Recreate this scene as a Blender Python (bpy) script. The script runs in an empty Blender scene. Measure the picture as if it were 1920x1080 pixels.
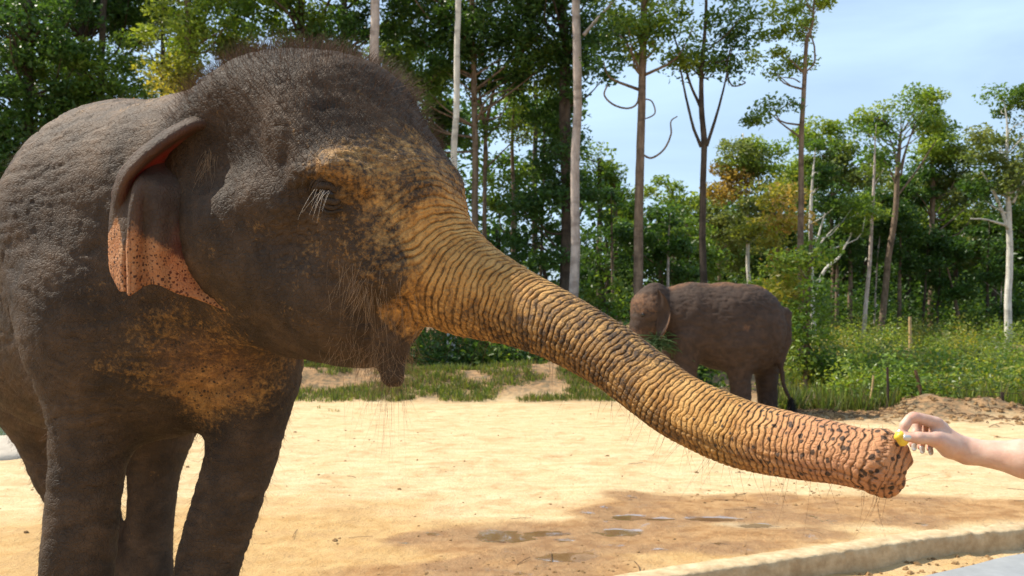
import bpy, math, random
import numpy as np
from mathutils import Vector, Matrix
R = math.radians
SC = bpy.context.scene
COL = SC.collection
# ------------------------------------------------------------------ camera, sky, sun, exposure
FPX, HORIZON, CAMH = 1700.0, 600.0, 1.6
PITCH = math.atan((HORIZON - 540.0) / FPX)
cam_d = bpy.data.cameras.new('camera')
cam = bpy.data.objects.new('camera', cam_d)
COL.objects.link(cam)
cam.location = (0, 0, CAMH)
cam.rotation_euler = (R(90) + PITCH, 0, 0)
cam_d.sensor_width = 36.0
cam_d.lens = FPX / 1920.0 * 36.0
cam_d.clip_start = 0.05
cam_d.clip_end = 3000
cam_d.dof.use_dof = True
cam_d.dof.focus_distance = 2.45
cam_d.dof.aperture_fstop = 7.1
SC.camera = cam
SUN = np.array([-0.60, 0.19, 0.77]); SUN /= np.linalg.norm(SUN)
SUN_EL = math.asin(SUN[2]); SUN_AZ = math.atan2(SUN[0], SUN[1])
world = bpy.data.worlds.new('World'); SC.world = world
world.use_nodes = True
def build_world():
    nt = world.node_tree; nt.nodes.clear()
    N = nt.nodes.new; L = nt.links.new
    out = N('ShaderNodeOutputWorld'); bg = N('ShaderNodeBackground')
    sky = N('ShaderNodeTexSky'); sky.sky_type = 'NISHITA'; sky.sun_disc = False
    sky.sun_elevation = SUN_EL; sky.sun_rotation = SUN_AZ
    sky.air_density = 1.0; sky.dust_density = 1.2; sky.ozone_density = 1.6
    tc = N('ShaderNodeTexCoord'); mp = N('ShaderNodeMapping')
    mp.inputs['Scale'].default_value = (1.0, 1.0, 3.4)
    mp.inputs['Rotation'].default_value = (0.0, R(14), R(25))
    nz = N('ShaderNodeTexNoise'); nz.inputs['Scale'].default_value = 2.1
    nz.inputs['Detail'].default_value = 6; nz.inputs['Roughness'].default_value = 0.52
    nz.inputs['Distortion'].default_value = 0.6
    rp = N('ShaderNodeValToRGB')
    rp.color_ramp.elements[0].position = 0.36; rp.color_ramp.elements[0].color = (0.42, 0.42, 0.42, 1)
    rp.color_ramp.elements[1].position = 0.68; rp.color_ramp.elements[1].color = (0.78, 0.78, 0.78, 1)
    mx = N('ShaderNodeMix'); mx.data_type = 'RGBA'
    mx.inputs[7].default_value = (6.5, 8.8, 11.3, 1)      # thin high cloud, in the sky's own units
    L(tc.outputs['Generated'], mp.inputs[0]); L(mp.outputs[0], nz.inputs['Vector'])
    L(nz.outputs['Fac'], rp.inputs[0]); L(rp.outputs[0], mx.inputs[0])
    L(sky.outputs[0], mx.inputs[6]); L(mx.outputs[2], bg.inputs[0])
    bg.inputs[1].default_value = 0.086
    L(bg.outputs[0], out.inputs[0])
build_world()
sun_d = bpy.data.lights.new('sun', 'SUN'); sun = bpy.data.objects.new('sun', sun_d)
COL.objects.link(sun)
sun_d.energy = 5.0; sun_d.angle = R(0.53); sun_d.color = (1.0, 0.91, 0.76)
sun.rotation_euler = Vector(SUN).to_track_quat('Z', 'Y').to_euler()
SC.view_settings.view_transform = 'Standard'; SC.view_settings.look = 'None'
SC.view_settings.gamma = 1.0; SC.view_settings.use_curve_mapping = False
SC.view_settings.exposure = 0.55
SC.render.engine = 'CYCLES'
SC.cycles.max_bounces = 8; SC.cycles.diffuse_bounces = 3; SC.cycles.glossy_bounces = 3
SC.cycles.transmission_bounces = 4; SC.cycles.transparent_max_bounces = 8
SC.cycles.use_denoising = True

# ------------------------------------------------------------------ helpers
rng = np.random.default_rng(7)
random.seed(7)
CP, SP = math.cos(PITCH), math.sin(PITCH)
def W(px, py, d):
    """a pixel's direction followed to the distance d (metres, along the ground)"""
    x = (px - 960.0) / FPX; v = (540.0 - py) / FPX
    y = CP - v * SP; z = SP + v * CP
    k = d / y
    return np.array([x * k, d, CAMH + z * k])
def PX(d):            # pixels of the photograph per metre at distance d
    return FPX / d

_TAB = np.random.default_rng(99).random(64 ** 3).astype(np.float32)
def _hash(i, j, k, seed):
    i = (i.astype(np.int32) + seed * 7) & 63; j = (j.astype(np.int32) + seed * 13) & 63; k = (k.astype(np.int32) + seed * 29) & 63
    return _TAB[(i << 12) + (j << 6) + k]
def vnoise(p, seed=0):
    """smooth value noise in 0..1"""
    p = np.asarray(p, dtype=np.float32)
    f = np.floor(p); t = p - f; t = t * t * (3 - 2 * t)
    i, j, k = f[:, 0], f[:, 1], f[:, 2]
    r = 0
    for a in (0, 1):
        wx = t[:, 0] if a else 1 - t[:, 0]
        for b in (0, 1):
            wy = t[:, 1] if b else 1 - t[:, 1]
            for c in (0, 1):
                wz = t[:, 2] if c else 1 - t[:, 2]
                r = r + wx * wy * wz * _hash(i + a, j + b, k + c, seed)
    return r
def fbm(p, octv=4, seed=0, gain=0.5):
    p = np.asarray(p, dtype=np.float64); a, s, tot = 1.0, 0, 0
    for o in range(octv):
        s = s + a * vnoise(p * (2.03 ** o) + 17.3 * o, seed + o); tot += a; a *= gain
    return s / tot
def sstep(a, b, x):
    t = np.clip((x - a) / (b - a), 0, 1); return t * t * (3 - 2 * t)

def tag(o, label=None, cat=None, group=None, kind=None):
    if label: o['label'] = label
    if cat: o['category'] = cat
    if group: o['group'] = group
    if kind: o['kind'] = kind
    return o
def empty(name, loc):
    o = bpy.data.objects.new(name, None); COL.objects.link(o); o.location = tuple(loc)
    o.empty_display_size = 0.1
    return o
def link(name, me, mat=None, parent=None):
    o = bpy.data.objects.new(name, me); COL.objects.link(o)
    if mat is not None and not me.materials: me.materials.append(mat)
    if parent is not None:
        o.parent = parent
        o.matrix_parent_inverse = Matrix.Translation(-Vector(parent.location)) if parent.type == 'EMPTY' else parent.matrix_world.inverted()
    return o
def mesh_np(name, v, f, smooth=True):
    """v (N,3); f (M,3) or (M,4) integer array"""
    me = bpy.data.meshes.new(name)
    v = np.ascontiguousarray(v, dtype=np.float32); f = np.ascontiguousarray(f, dtype=np.int32)
    n = f.shape[1]
    me.vertices.add(len(v)); me.vertices.foreach_set('co', v.ravel())
    me.loops.add(f.size); me.loops.foreach_set('vertex_index', f.ravel())
    me.polygons.add(len(f)); me.polygons.foreach_set('loop_start', np.arange(0, f.size, n, dtype=np.int32))
    me.polygons.foreach_set('use_smooth', np.full(len(f), smooth, dtype=bool))
    me.update(calc_edges=True); me.validate()
    return me
def add_col(me, name, rgba):
    a = me.attributes.new(name, 'FLOAT_COLOR', 'POINT')
    a.data.foreach_set('color', np.ascontiguousarray(rgba, dtype=np.float32).ravel())

# ------------------------------------------------------------------ signed distance modelling
def q_cap(a, ra, b, rb, k=0.06): return ('cap', np.array(a, float), ra, np.array(b, float), rb, k)
def q_ell(c, r, rot=None, k=0.08): return ('ell', np.array(c, float), np.array(r, float), np.eye(3) if rot is None else np.array(rot, float), k)
def q_chain(pts, rad, k=0.06): return ('chain', np.array(pts, float), np.array(rad, float), k)
def q_sub(prim, k=0.04): return ('sub', prim, k)
def _d(pr, P):
    if pr[0] == 'cap':
        _, a, ra, b, rb, k = pr
        a = a.astype(P.dtype); ba = (b - pr[1]).astype(P.dtype)
        q = P - a
        t = np.clip(q @ ba / max(float(ba @ ba), 1e-9), 0, 1).astype(P.dtype)
        q = q - t[:, None] * ba
        return np.sqrt(np.einsum('ij,ij->i', q, q)) - (ra + (rb - ra) * t)
    if pr[0] == 'chain':
        p, r = pr[1], pr[2]; d = None
        for i in range(len(p) - 1):
            x = _d(('cap', p[i], r[i], p[i + 1], r[i + 1], 0), P)
            d = x if d is None else np.minimum(d, x)
        return d
    _, c, r, M, k = pr
    q = (P - c.astype(P.dtype)) @ M.astype(P.dtype)
    q1 = q / r.astype(P.dtype); k0 = np.sqrt(np.einsum('ij,ij->i', q1, q1))
    q2 = q1 / r.astype(P.dtype); k1 = np.sqrt(np.einsum('ij,ij->i', q2, q2)) + 1e-9
    return k0 * (k0 - 1) / k1
def sdf(prims, P):
    if len(prims) < 12 or len(P) < 3000: return _sdf(prims, P)
    key = np.floor(P / np.float32(0.16 * _SCALE[0])).astype(np.int64)
    key = (key[:, 0] * 4099 + key[:, 1]) * 4099 + key[:, 2]
    order = np.argsort(key, kind='stable'); Ps = P[order]
    starts = np.concatenate([[0], np.flatnonzero(np.diff(key[order])) + 1]); ends = np.append(starts[1:], len(P))
    lo = np.minimum.reduceat(Ps, starts); hi = np.maximum.reduceat(Ps, starts)
    C = (lo + hi) / 2; rad = np.linalg.norm(hi - lo, axis=1) / 2 * 1.25
    flat, own = [], []
    for i, p in enumerate(prims):
        if p[0] == 'chain':
            for q in range(len(p[1]) - 1):
                flat.append(('cap', p[1][q], p[2][q], p[1][q + 1], p[2][q + 1], p[3])); own.append((i, q))
        else: flat.append(p); own.append((i, -1))
    issub = np.array([p[0] == 'sub' for p in flat])
    kk = np.array([p[2] if p[0] == 'sub' else p[-1] for p in flat])
    D = np.stack([_d(p[1] if p[0] == 'sub' else p, C) for p in flat], 1)
    m = np.where(issub[None], 1e9, D).min(1) + rad
    lim = np.where(issub[None], 0.06 + kk[None] + np.maximum(0, m)[:, None], m[:, None] + kk[None] + 0.01)
    use = (D - rad[:, None]) < lim
    out = np.empty(len(P), P.dtype)
    for g in range(len(starts)):
        sel = np.flatnonzero(use[g]); pl = []; ch = {}
        for x in sel:
            i, q = own[x]
            if q < 0: pl.append(flat[x])
            elif i in ch: ch[i].append(q)
            else: ch[i] = [q]; pl.append(i)
        pl = [(('chain', prims[x][1][ch[x][0]:ch[x][-1] + 2], prims[x][2][ch[x][0]:ch[x][-1] + 2], prims[x][3]) if isinstance(x, int) else x) for x in pl]
        out[order[starts[g]:ends[g]]] = _sdf(pl, Ps[starts[g]:ends[g]])
    return out
_SCALE = [1.0]
def _sdf(prims, P):
    d = None
    for pr in prims:
        if pr[0] == 'sub':
            if d is None: continue
            b = -_d(pr[1], P); k = pr[2]
            h = np.maximum(k - np.abs(d - b), 0) / k
            d = np.maximum(d, b) + h * h * k * 0.25
        else:
            b = _d(pr, P); k = pr[-1]
            if d is None: d = b
            else:
                h = np.maximum(k - np.abs(d - b), 0) / k
                d = np.minimum(d, b) - h * h * k * 0.25
    return d
def sdf_grad(prims, P, e):
    g = np.zeros_like(P)
    for ax in range(3):
        o = np.zeros(3, P.dtype); o[ax] = e
        g[:, ax] = sdf(prims, P + o) - sdf(prims, P - o)
    return g / (np.linalg.norm(g, axis=1, keepdims=True) + 1e-12)
def polygonise(prims, lo, hi, h, B=8):
    """sparse surface nets: vertices, quads, normals"""
    lo = np.array(lo, float); hi = np.array(hi, float)
    nb = np.ceil((hi - lo) / (h * B)).astype(int)
    gi = np.stack(np.meshgrid(*[np.arange(n) for n in nb], indexing='ij'), -1).reshape(-1, 3)
    cen = (lo + (gi + 0.5) * h * B).astype(np.float32)
    keep = np.abs(sdf(prims, cen)) < h * B * 1.25
    gi = gi[keep]
    n1 = B + 1
    loc = np.stack(np.meshgrid(np.arange(n1), np.arange(n1), np.arange(n1), indexing='ij'), -1).reshape(-1, 3)
    corner = np.array([[a, b, c] for a in (0, 1) for b in (0, 1) for c in (0, 1)])
    NX, NY, NZ = (nb * B + 2)
    ids, pos, quads = [], [], []
    for s in range(0, len(gi), 2500):
        g = gi[s:s + 2500]
        idx = g[:, None, :] * B + loc[None]
        P = (lo + idx.reshape(-1, 3) * h).astype(np.float32)
        D = sdf(prims, P).reshape(len(g), n1, n1, n1)
        S = D < 0
        c8 = np.stack([D[:, a:a + B, b:b + B, c:c + B] for a, b, c in corner], -1)
        s8 = c8 < 0
        act = s8.any(-1) & ~s8.all(-1)
        w = np.argwhere(act)
        if len(w) == 0: continue
        dv = c8[act]; sv = s8[act]
        acc = np.zeros((len(w), 3)); cnt = np.zeros(len(w))
        for e0 in range(8):
            for ax in range(3):
                if corner[e0][ax] == 0:
                    e1 = int(np.where((corner == corner[e0] + np.eye(3, dtype=int)[ax]).all(1))[0][0])
                    m = sv[:, e0] != sv[:, e1]
                    t = dv[m, e0] / (dv[m, e0] - dv[m, e1])
                    acc[m] += corner[e0] + t[:, None] * np.eye(3)[ax]; cnt[m] += 1
        ci = g[w[:, 0]] * B + w[:, 1:]
        ids.append((ci[:, 0].astype(np.int64) * NY + ci[:, 1]) * NZ + ci[:, 2])
        pos.append(lo + (ci + acc / cnt[:, None]) * h)
        for ax, (o1, o2) in enumerate((((0, 1, 0), (0, 0, 1)), ((0, 0, 1), (1, 0, 0)), ((1, 0, 0), (0, 1, 0)))):
            e = corner.tolist().index(np.eye(3, dtype=int)[ax].tolist())
            m = sv[:, 0] != sv[:, e]
            if not m.any(): continue
            c = ci[m]; inside = sv[m, 0]
            key = lambda q: (q[:, 0].astype(np.int64) * NY + q[:, 1]) * NZ + q[:, 2]
            o1 = np.array(o1); o2 = np.array(o2)
            q = np.stack([key(c), key(c - o1), key(c - o1 - o2), key(c - o2)], 1)
            q[~inside] = q[~inside][:, ::-1]
            quads.append(q)
    ids = np.concatenate(ids); pos = np.concatenate(pos); quads = np.concatenate(quads)
    u, first = np.unique(ids, return_index=True)
    pos = pos[first]
    qi = np.searchsorted(u, quads); qi = np.clip(qi, 0, len(u) - 1)
    ok = (u[qi] == quads).all(1)
    qi = qi[ok]
    for it in range(1):
        P = pos.astype(np.float32)
        n = sdf_grad(prims, P, np.float32(h * 0.7))
        pos = pos - n * np.clip(sdf(prims, P), -h, h)[:, None] * 0.8
    n = sdf_grad(prims, pos.astype(np.float32), np.float32(h * 0.9))
    return pos, qi, n
def split_faces(v, f, mask):
    """quads whose mask is set become four; neighbours keep their shape and take the extra corners (lists of polygons)"""
    e = np.stack([f, np.roll(f, -1, 1)], -1).reshape(-1, 2); e.sort(1)
    key = e[:, 0].astype(np.int64) * len(v) + e[:, 1]
    uk, inv = np.unique(key, return_inverse=True); inv = inv.reshape(-1, 4)
    need = np.zeros(len(uk), bool); need[inv[mask].ravel()] = True
    mid_id = np.full(len(uk), -1); mid_id[need] = len(v) + np.arange(need.sum())
    ea, eb = uk[need] // len(v), uk[need] % len(v)
    vm = (v[ea] + v[eb]) / 2
    fm = f[mask]; vc = v[fm].mean(1); cid = len(v) + len(vm) + np.arange(len(fm))
    m = mid_id[inv[mask]]
    new = np.concatenate([np.stack([fm[:, k], m[:, k], cid, m[:, k - 1]], 1) for k in range(4)])
    rest = ~mask; mi = mid_id[inv[rest]]; tj = (mi >= 0).any(1)
    ngons = []
    for q, mm in zip(f[rest][tj], mi[tj]):
        g = []
        for k in range(4):
            g.append(q[k])
            if mm[k] >= 0: g.append(mm[k])
        ngons.append(g)
    return np.vstack([v, vm, vc]), np.vstack([f[rest][~tj], new]), ngons
def mesh_poly(name, v, quads, ngons):
    me = bpy.data.meshes.new(name)
    sizes = np.concatenate([np.full(len(quads), 4), [len(g) for g in ngons]]).astype(np.int64)
    loops = np.concatenate([quads.ravel()] + [np.array(g) for g in ngons]).astype(np.int32)
    st = np.concatenate([[0], np.cumsum(sizes)[:-1]]).astype(np.int32)
    me.vertices.add(len(v)); me.vertices.foreach_set('co', np.ascontiguousarray(v, dtype=np.float32).ravel())
    me.loops.add(len(loops)); me.loops.foreach_set('vertex_index', loops)
    me.polygons.add(len(st)); me.polygons.foreach_set('loop_start', st)
    me.polygons.foreach_set('use_smooth', np.ones(len(st), bool))
    me.update(calc_edges=True)
    return me
def catmull(pts, n):
    """points (K,C) -> n samples along a centripetal-free Catmull-Rom curve"""
    p = np.array(pts, float); p = np.vstack([2 * p[0] - p[1], p, 2 * p[-1] - p[-2]])
    t = np.linspace(0, len(p) - 3 - 1e-6, n); i = t.astype(int); f = (t - i)[:, None]
    a, b, c, d = p[i], p[i + 1], p[i + 2], p[i + 3]
    return 0.5 * (2 * b + (c - a) * f + (2 * a - 5 * b + 4 * c - d) * f ** 2 + (3 * b - a - 3 * c + d) * f ** 3)
def tube(pts, rad, seg=8, cap=True):
    """swept tube: vertices and quads"""
    p = np.array(pts, float); n = len(p); rad = np.broadcast_to(np.array(rad, float), (n,))
    t = np.gradient(p, axis=0); t /= np.linalg.norm(t, axis=1, keepdims=True) + 1e-12
    ref = np.array([0.31, 0.17, 0.93]) if abs(t[0] @ np.array([0.31, 0.17, 0.93])) < 0.9 else np.array([1.0, 0.1, 0])
    a = np.cross(t, ref); a /= np.linalg.norm(a, axis=1, keepdims=True) + 1e-12
    b = np.cross(t, a)
    th = np.linspace(0, 2 * np.pi, seg, endpoint=False)
    v = p[:, None] + rad[:, None, None] * (np.cos(th)[None, :, None] * a[:, None] + np.sin(th)[None, :, None] * b[:, None])
    v = v.reshape(-1, 3)
    i = np.arange(n - 1)[:, None] * seg; j = np.arange(seg)[None]; j2 = (j + 1) % seg
    f = np.stack([i + j, i + j2, i + seg + j2, i + seg + j], -1).reshape(-1, 4)
    if cap:
        c0 = len(v); v = np.vstack([v, p[0], p[-1]])
        j = np.arange(seg); j2 = (j + 1) % seg
        f = np.vstack([f, np.stack([np.full(seg, c0), j2, j, j], 1)[:, [0, 1, 2, 2]],
                       np.stack([np.full(seg, c0 + 1), (n - 1) * seg + j, (n - 1) * seg + j2, (n - 1) * seg + j2], 1)])
    return v, f
class MB:
    """collects pieces (triangles stored as quads whose last corner repeats)"""
    def __init__(s): s.v, s.f, s.n = [], [], 0
    def add(s, vf):
        v, f = vf; s.v.append(np.asarray(v, float)); s.f.append(np.asarray(f) + s.n); s.n += len(v)
    def mesh(s, name, smooth=True):
        v = np.vstack(s.v); f = np.vstack(s.f)
        tri = f[:, 2] == f[:, 3]
        me = bpy.data.meshes.new(name)
        q, t = f[~tri], f[tri][:, :3]
        loops = np.concatenate([q.ravel(), t.ravel()]).astype(np.int32)
        starts = np.concatenate([np.arange(len(q)) * 4, len(q) * 4 + np.arange(len(t)) * 3]).astype(np.int32)
        me.vertices.add(len(v)); me.vertices.foreach_set('co', v.astype(np.float32).ravel())
        me.loops.add(len(loops)); me.loops.foreach_set('vertex_index', loops)
        me.polygons.add(len(starts)); me.polygons.foreach_set('loop_start', starts)
        me.polygons.foreach_set('use_smooth', np.full(len(starts), smooth, dtype=bool))
        me.update(calc_edges=True); me.validate()
        return me
def hair_object(name, pts, rad, mat, parent, cols=None):
    """pts (N,K,3) strands, rad (K,) or (N,K)"""
    n, k, _ = pts.shape
    c = bpy.data.hair_curves.new(name)
    c.add_curves([k] * n)
    c.attributes['position'].data.foreach_set('vector', np.ascontiguousarray(pts, dtype=np.float32).ravel())
    ra = c.attributes.get('radius') or c.attributes.new('radius', 'FLOAT', 'POINT')
    ra.data.foreach_set('value', np.ascontiguousarray(np.broadcast_to(rad, (n, k)), dtype=np.float32).ravel())
    c.materials.append(mat)
    o = bpy.data.objects.new(name, c); COL.objects.link(o)
    o.parent = parent
    o.matrix_parent_inverse = Matrix.Translation(-Vector(parent.location))
    return o

# ------------------------------------------------------------------ materials
class NT:
    def __init__(s, name):
        s.m = bpy.data.materials.new(name); s.m.use_nodes = True
        s.t = s.m.node_tree; s.t.nodes.clear()
        s.out = s.n('ShaderNodeOutputMaterial')
    def n(s, t, **kw):
        nd = s.t.nodes.new(t)
        for k, v in kw.items():
            setattr(nd, k, v)
        return nd
    def l(s, a, b): s.t.links.new(a, b)
    def noise(s, scale, detail=4, rough=0.55, vec=None, dist=0.0):
        nd = s.n('ShaderNodeTexNoise'); nd.inputs['Scale'].default_value = scale
        nd.inputs['Detail'].default_value = detail; nd.inputs['Roughness'].default_value = rough
        nd.inputs['Distortion'].default_value = dist
        s.l(vec if vec is not None else s.obj(), nd.inputs['Vector'])
        return nd.outputs['Fac']
    def obj(s):
        if not hasattr(s, 'tc'): s.tc = s.n('ShaderNodeTexCoord')
        return s.tc.outputs['Object']
    def map(s, scale, vec=None):
        mp = s.n('ShaderNodeMapping'); mp.inputs['Scale'].default_value = scale
        s.l(vec if vec is not None else s.obj(), mp.inputs[0]); return mp.outputs[0]
    def ramp(s, fac, stops):
        r = s.n('ShaderNodeValToRGB'); e = r.color_ramp.elements
        while len(e) < len(stops): e.new(0.5)
        for q, (p, c) in zip(e, stops):
            q.position = p; q.color = c if len(c) == 4 else (*c, 1)
        s.l(fac, r.inputs[0]); return r.outputs[0]
    def mix(s, fac, a, b, mode='MIX'):
        m = s.n('ShaderNodeMix', data_type='RGBA', blend_type=mode)
        for i, x in ((0, fac), (6, a), (7, b)):
            if hasattr(x, 'links'): s.l(x, m.inputs[i])
            elif isinstance(x, (int, float)): m.inputs[i].default_value = x
            else: m.inputs[i].default_value = (*x, 1)
        return m.outputs[2]
    def math(s, op, a, b=0.0, clamp=False):
        m = s.n('ShaderNodeMath', operation=op, use_clamp=clamp)
        for i, x in ((0, a), (1, b)):
            if hasattr(x, 'links'): s.l(x, m.inputs[i])
            else: m.inputs[i].default_value = x
        return m.outputs[0]
    def attr(s, name):
        a = s.n('ShaderNodeAttribute', attribute_name=name); return a
    def bump(s, h, strength=0.5, dist=0.01, normal=None):
        b = s.n('ShaderNodeBump'); b.inputs['Strength'].default_value = strength; b.inputs['Distance'].default_value = dist
        s.l(h, b.inputs['Height'])
        if normal is not None: s.l(normal, b.inputs['Normal'])
        return b.outputs[0]
    def pbr(s, color, rough=0.8, normal=None, spec=0.3, **kw):
        p = s.n('ShaderNodeBsdfPrincipled')
        for nm, x in (('Base Color', color), ('Roughness', rough), ('Specular IOR Level', spec)):
            if hasattr(x, 'links'): s.l(x, p.inputs[nm])
            elif isinstance(x, (int, float)): p.inputs[nm].default_value = x
            else: p.inputs[nm].default_value = (*x, 1)
        for k, x in kw.items():
            p.inputs[k.replace('_', ' ')].default_value = x
        if normal is not None: s.l(normal, p.inputs['Normal'])
        return p.outputs[0]
    def done(s, sh): s.l(sh, s.out.inputs['Surface']); return s.m
def skin_material(name, dark, mid, orange, orange2, translucent=0.0, spot_scale=78.0, spot_size=0.33, pink=(.44, .205, .115), fold_strength=.75):
    """elephant hide: grey skin, mud or pink pigment where attribute 'pig'.r says so, freckles by .g, darker creases by .b, tone by .a"""
    t = NT(name)
    at = t.attr('pig'); sep = t.n('ShaderNodeSeparateColor'); t.l(at.outputs['Color'], sep.inputs[0])
    o, g, c, tone = sep.outputs[0], sep.outputs[1], sep.outputs[2], at.outputs['Alpha']
    big = t.noise(7, 4, 0.6); fine = t.noise(75, 5, 0.68); med = t.noise(22, 5, 0.62)
    base = t.mix(t.ramp(big, [(0.35, (0, 0, 0)), (0.68, (1, 1, 1))]), dark, mid)
    org = t.mix(t.ramp(med, [(0.36, (0, 0, 0)), (0.66, (1, 1, 1))]), orange, orange2)
    f = t.math('ADD', t.math('MULTIPLY', fine, 0.66), t.math('MULTIPLY', med, 0.34))
    thr = t.math('ADD', t.math('MULTIPLY', o, 0.95), t.math('SUBTRACT', f, 0.98))
    m = t.ramp(t.math('MULTIPLY', thr, 4.0), [(0.0, (0, 0, 0)), (0.9, (1, 1, 1))])
    col = t.mix(m, base, org)
    wob = t.n('ShaderNodeVectorMath', operation='ADD'); nzc = t.n('ShaderNodeTexNoise'); nzc.inputs['Scale'].default_value = 60
    t.l(t.obj(), nzc.inputs['Vector'])
    sc = t.n('ShaderNodeVectorMath', operation='SCALE'); sc.inputs['Scale'].default_value = 0.010
    t.l(nzc.outputs['Color'], sc.inputs[0]); t.l(t.obj(), wob.inputs[0]); t.l(sc.outputs[0], wob.inputs[1])
    vo = t.n('ShaderNodeTexVoronoi'); vo.inputs['Scale'].default_value = spot_scale
    t.l(wob.outputs[0], vo.inputs['Vector'])
    rs = t.n('ShaderNodeSeparateColor'); t.l(vo.outputs['Color'], rs.inputs[0])
    size = t.math('MULTIPLY', t.math('MULTIPLY', rs.outputs[0], g), spot_size * 1.9)
    sp = t.math('MULTIPLY', t.math('SUBTRACT', size, vo.outputs['Distance']), 8.0, True)
    col = t.mix(t.math('MULTIPLY', t.math('SUBTRACT', g, .62), 2.0, True), col, pink)
    col = t.mix(t.math('MULTIPLY', sp, .9), col, (0.034, 0.025, 0.020))
    col = t.mix(t.math('MULTIPLY', c, 0.8), col, (0.030, 0.022, 0.016))
    tn = t.n('ShaderNodeCombineColor'); 
    for i in range(3): t.l(tone, tn.inputs[i])
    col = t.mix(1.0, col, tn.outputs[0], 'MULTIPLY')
    vc = t.n('ShaderNodeTexVoronoi', feature='DISTANCE_TO_EDGE'); vc.inputs['Scale'].default_value = 70
    t.l(wob.outputs[0], vc.inputs['Vector'])
    crack = t.ramp(vc.outputs['Distance'], [(0.0, (0, 0, 0)), (0.16, (1, 1, 1))])
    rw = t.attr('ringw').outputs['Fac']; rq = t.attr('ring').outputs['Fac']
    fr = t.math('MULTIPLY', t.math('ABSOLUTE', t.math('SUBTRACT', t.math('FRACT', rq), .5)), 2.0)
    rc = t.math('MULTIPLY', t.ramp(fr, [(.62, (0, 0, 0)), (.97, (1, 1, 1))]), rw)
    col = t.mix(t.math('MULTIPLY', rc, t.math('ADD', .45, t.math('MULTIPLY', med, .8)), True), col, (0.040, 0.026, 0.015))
    # folds of loose hide, lying mostly level
    wr = t.n('ShaderNodeTexNoise'); wr.noise_type = 'RIDGED_MULTIFRACTAL'; wr.inputs['Scale'].default_value = 1.0; wr.inputs['Detail'].default_value = 3; wr.inputs['Distortion'].default_value = .9
    wr.inputs['Roughness'].default_value = .6
    t.l(t.map((20, 20, 66)), wr.inputs['Vector'])
    fold = t.ramp(wr.outputs['Fac'], [(.25, (0, 0, 0)), (1.0, (1, 1, 1))])
    fold = t.math('MULTIPLY', fold, t.math('SUBTRACT', 1.0, rw))
    hgt = t.math('ADD', t.math('MULTIPLY', crack, t.math('SUBTRACT', .45, t.math('MULTIPLY', rw, .30))), t.math('MULTIPLY', fine, 0.8))
    nrm = t.bump(hgt, 0.9, 0.004)
    nrm = t.bump(t.math('SUBTRACT', 1.0, fold), fold_strength, 0.0075, nrm)
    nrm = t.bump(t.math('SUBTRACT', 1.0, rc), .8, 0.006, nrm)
    sh = t.pbr(col, 0.72, nrm, 0.28)
    if translucent:
        tr = t.n('ShaderNodeBsdfTranslucent'); t.l(t.mix(0.6, col, (0.9, 0.06, 0.02)), tr.inputs[0])
        mxs = t.n('ShaderNodeMixShader'); mxs.inputs[0].default_value = translucent
        t.l(sh, mxs.inputs[1]); t.l(tr.outputs[0], mxs.inputs[2]); sh = mxs.outputs[0]
    return t.done(sh)
def plain(name, color, rough=0.7, spec=0.3, var=0.25, scale=18.0, bump=0.0, **kw):
    t = NT(name)
    nz = t.noise(scale, 5, 0.6)
    lo = tuple(x * (1 - var) for x in color); hi = tuple(min(1, x * (1 + var)) for x in color)
    col = t.mix(t.ramp(nz, [(0.3, (0, 0, 0)), (0.7, (1, 1, 1))]), lo, hi)
    nrm = t.bump(t.noise(scale * 2.5, 6, 0.65), 0.6, bump) if bump else None
    return t.done(t.pbr(col, rough, nrm, spec, **kw))
def hair_material(name, c0, c1, trans=0.35, scale=9.0):
    t = NT(name)
    info = t.n('ShaderNodeHairInfo')
    col = t.mix(info.outputs['Random'], c0, c1)
    d = t.pbr(col, 0.5, None, 0.35)
    tr = t.n('ShaderNodeBsdfTranslucent'); t.l(col, tr.inputs[0])
    m = t.n('ShaderNodeMixShader'); m.inputs[0].default_value = trans
    t.l(d, m.inputs[1]); t.l(tr.outputs[0], m.inputs[2])
    return t.done(m.outputs[0])
# ------------------------------------------------------------------ terrain
def GP(px, py, z=0.0):
    """the point of the level z that a pixel looks at"""
    d = FPX * (CAMH - z) / (py - HORIZON); p = W(px, py, d); return np.array([p[0], p[1]])
KERB = np.array([(9.5, 8.6), (7.4, 8.25), (5.4, 7.60), (3.95, 7.02), (3.24, 6.78), (2.64, 6.50), (1.78, 6.09), (1.08, 5.75), (.45, 5.38), (.02, 4.92), (-.20, 4.30), (-.24, 3.5), (-.18, 2.2), (0, .6), (.3, -3)])
KC = catmull(KERB, 240)
def kerb_side(x, y):
    """signed distance to the kerb's front line, positive on the visitors' side"""
    q = np.stack([x, y], -1).reshape(-1, 2); out = np.empty(len(q))
    t = np.gradient(KC, axis=0); t /= np.linalg.norm(t, axis=1, keepdims=True); nrm = np.stack([-t[:, 1], t[:, 0]], 1)
    for k in range(0, len(q), 20000):
        w = q[k:k + 20000]
        d2 = ((w[:, None] - KC[None]) ** 2).sum(-1); b = d2.argmin(1)
        out[k:k + 20000] = np.sqrt(d2[np.arange(len(w)), b]) * np.sign(((w - KC[b]) * nrm[b]).sum(1))
    return out.reshape(np.shape(x))
POOLS = [(1160, 990, .26, .22), (1183, 963, .24, .20), (1335, 966, .34, .15), (1236, 966, .14, .12), (945, 997, .36, .30), (1030, 992, .22, .16), (1060, 1036, .30, .22), (1420, 977, .24, .14)]
POOLW = np.array([[*GP(a, b), c, d] for a, b, c, d in POOLS])
POOL_Z = -0.020
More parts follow.
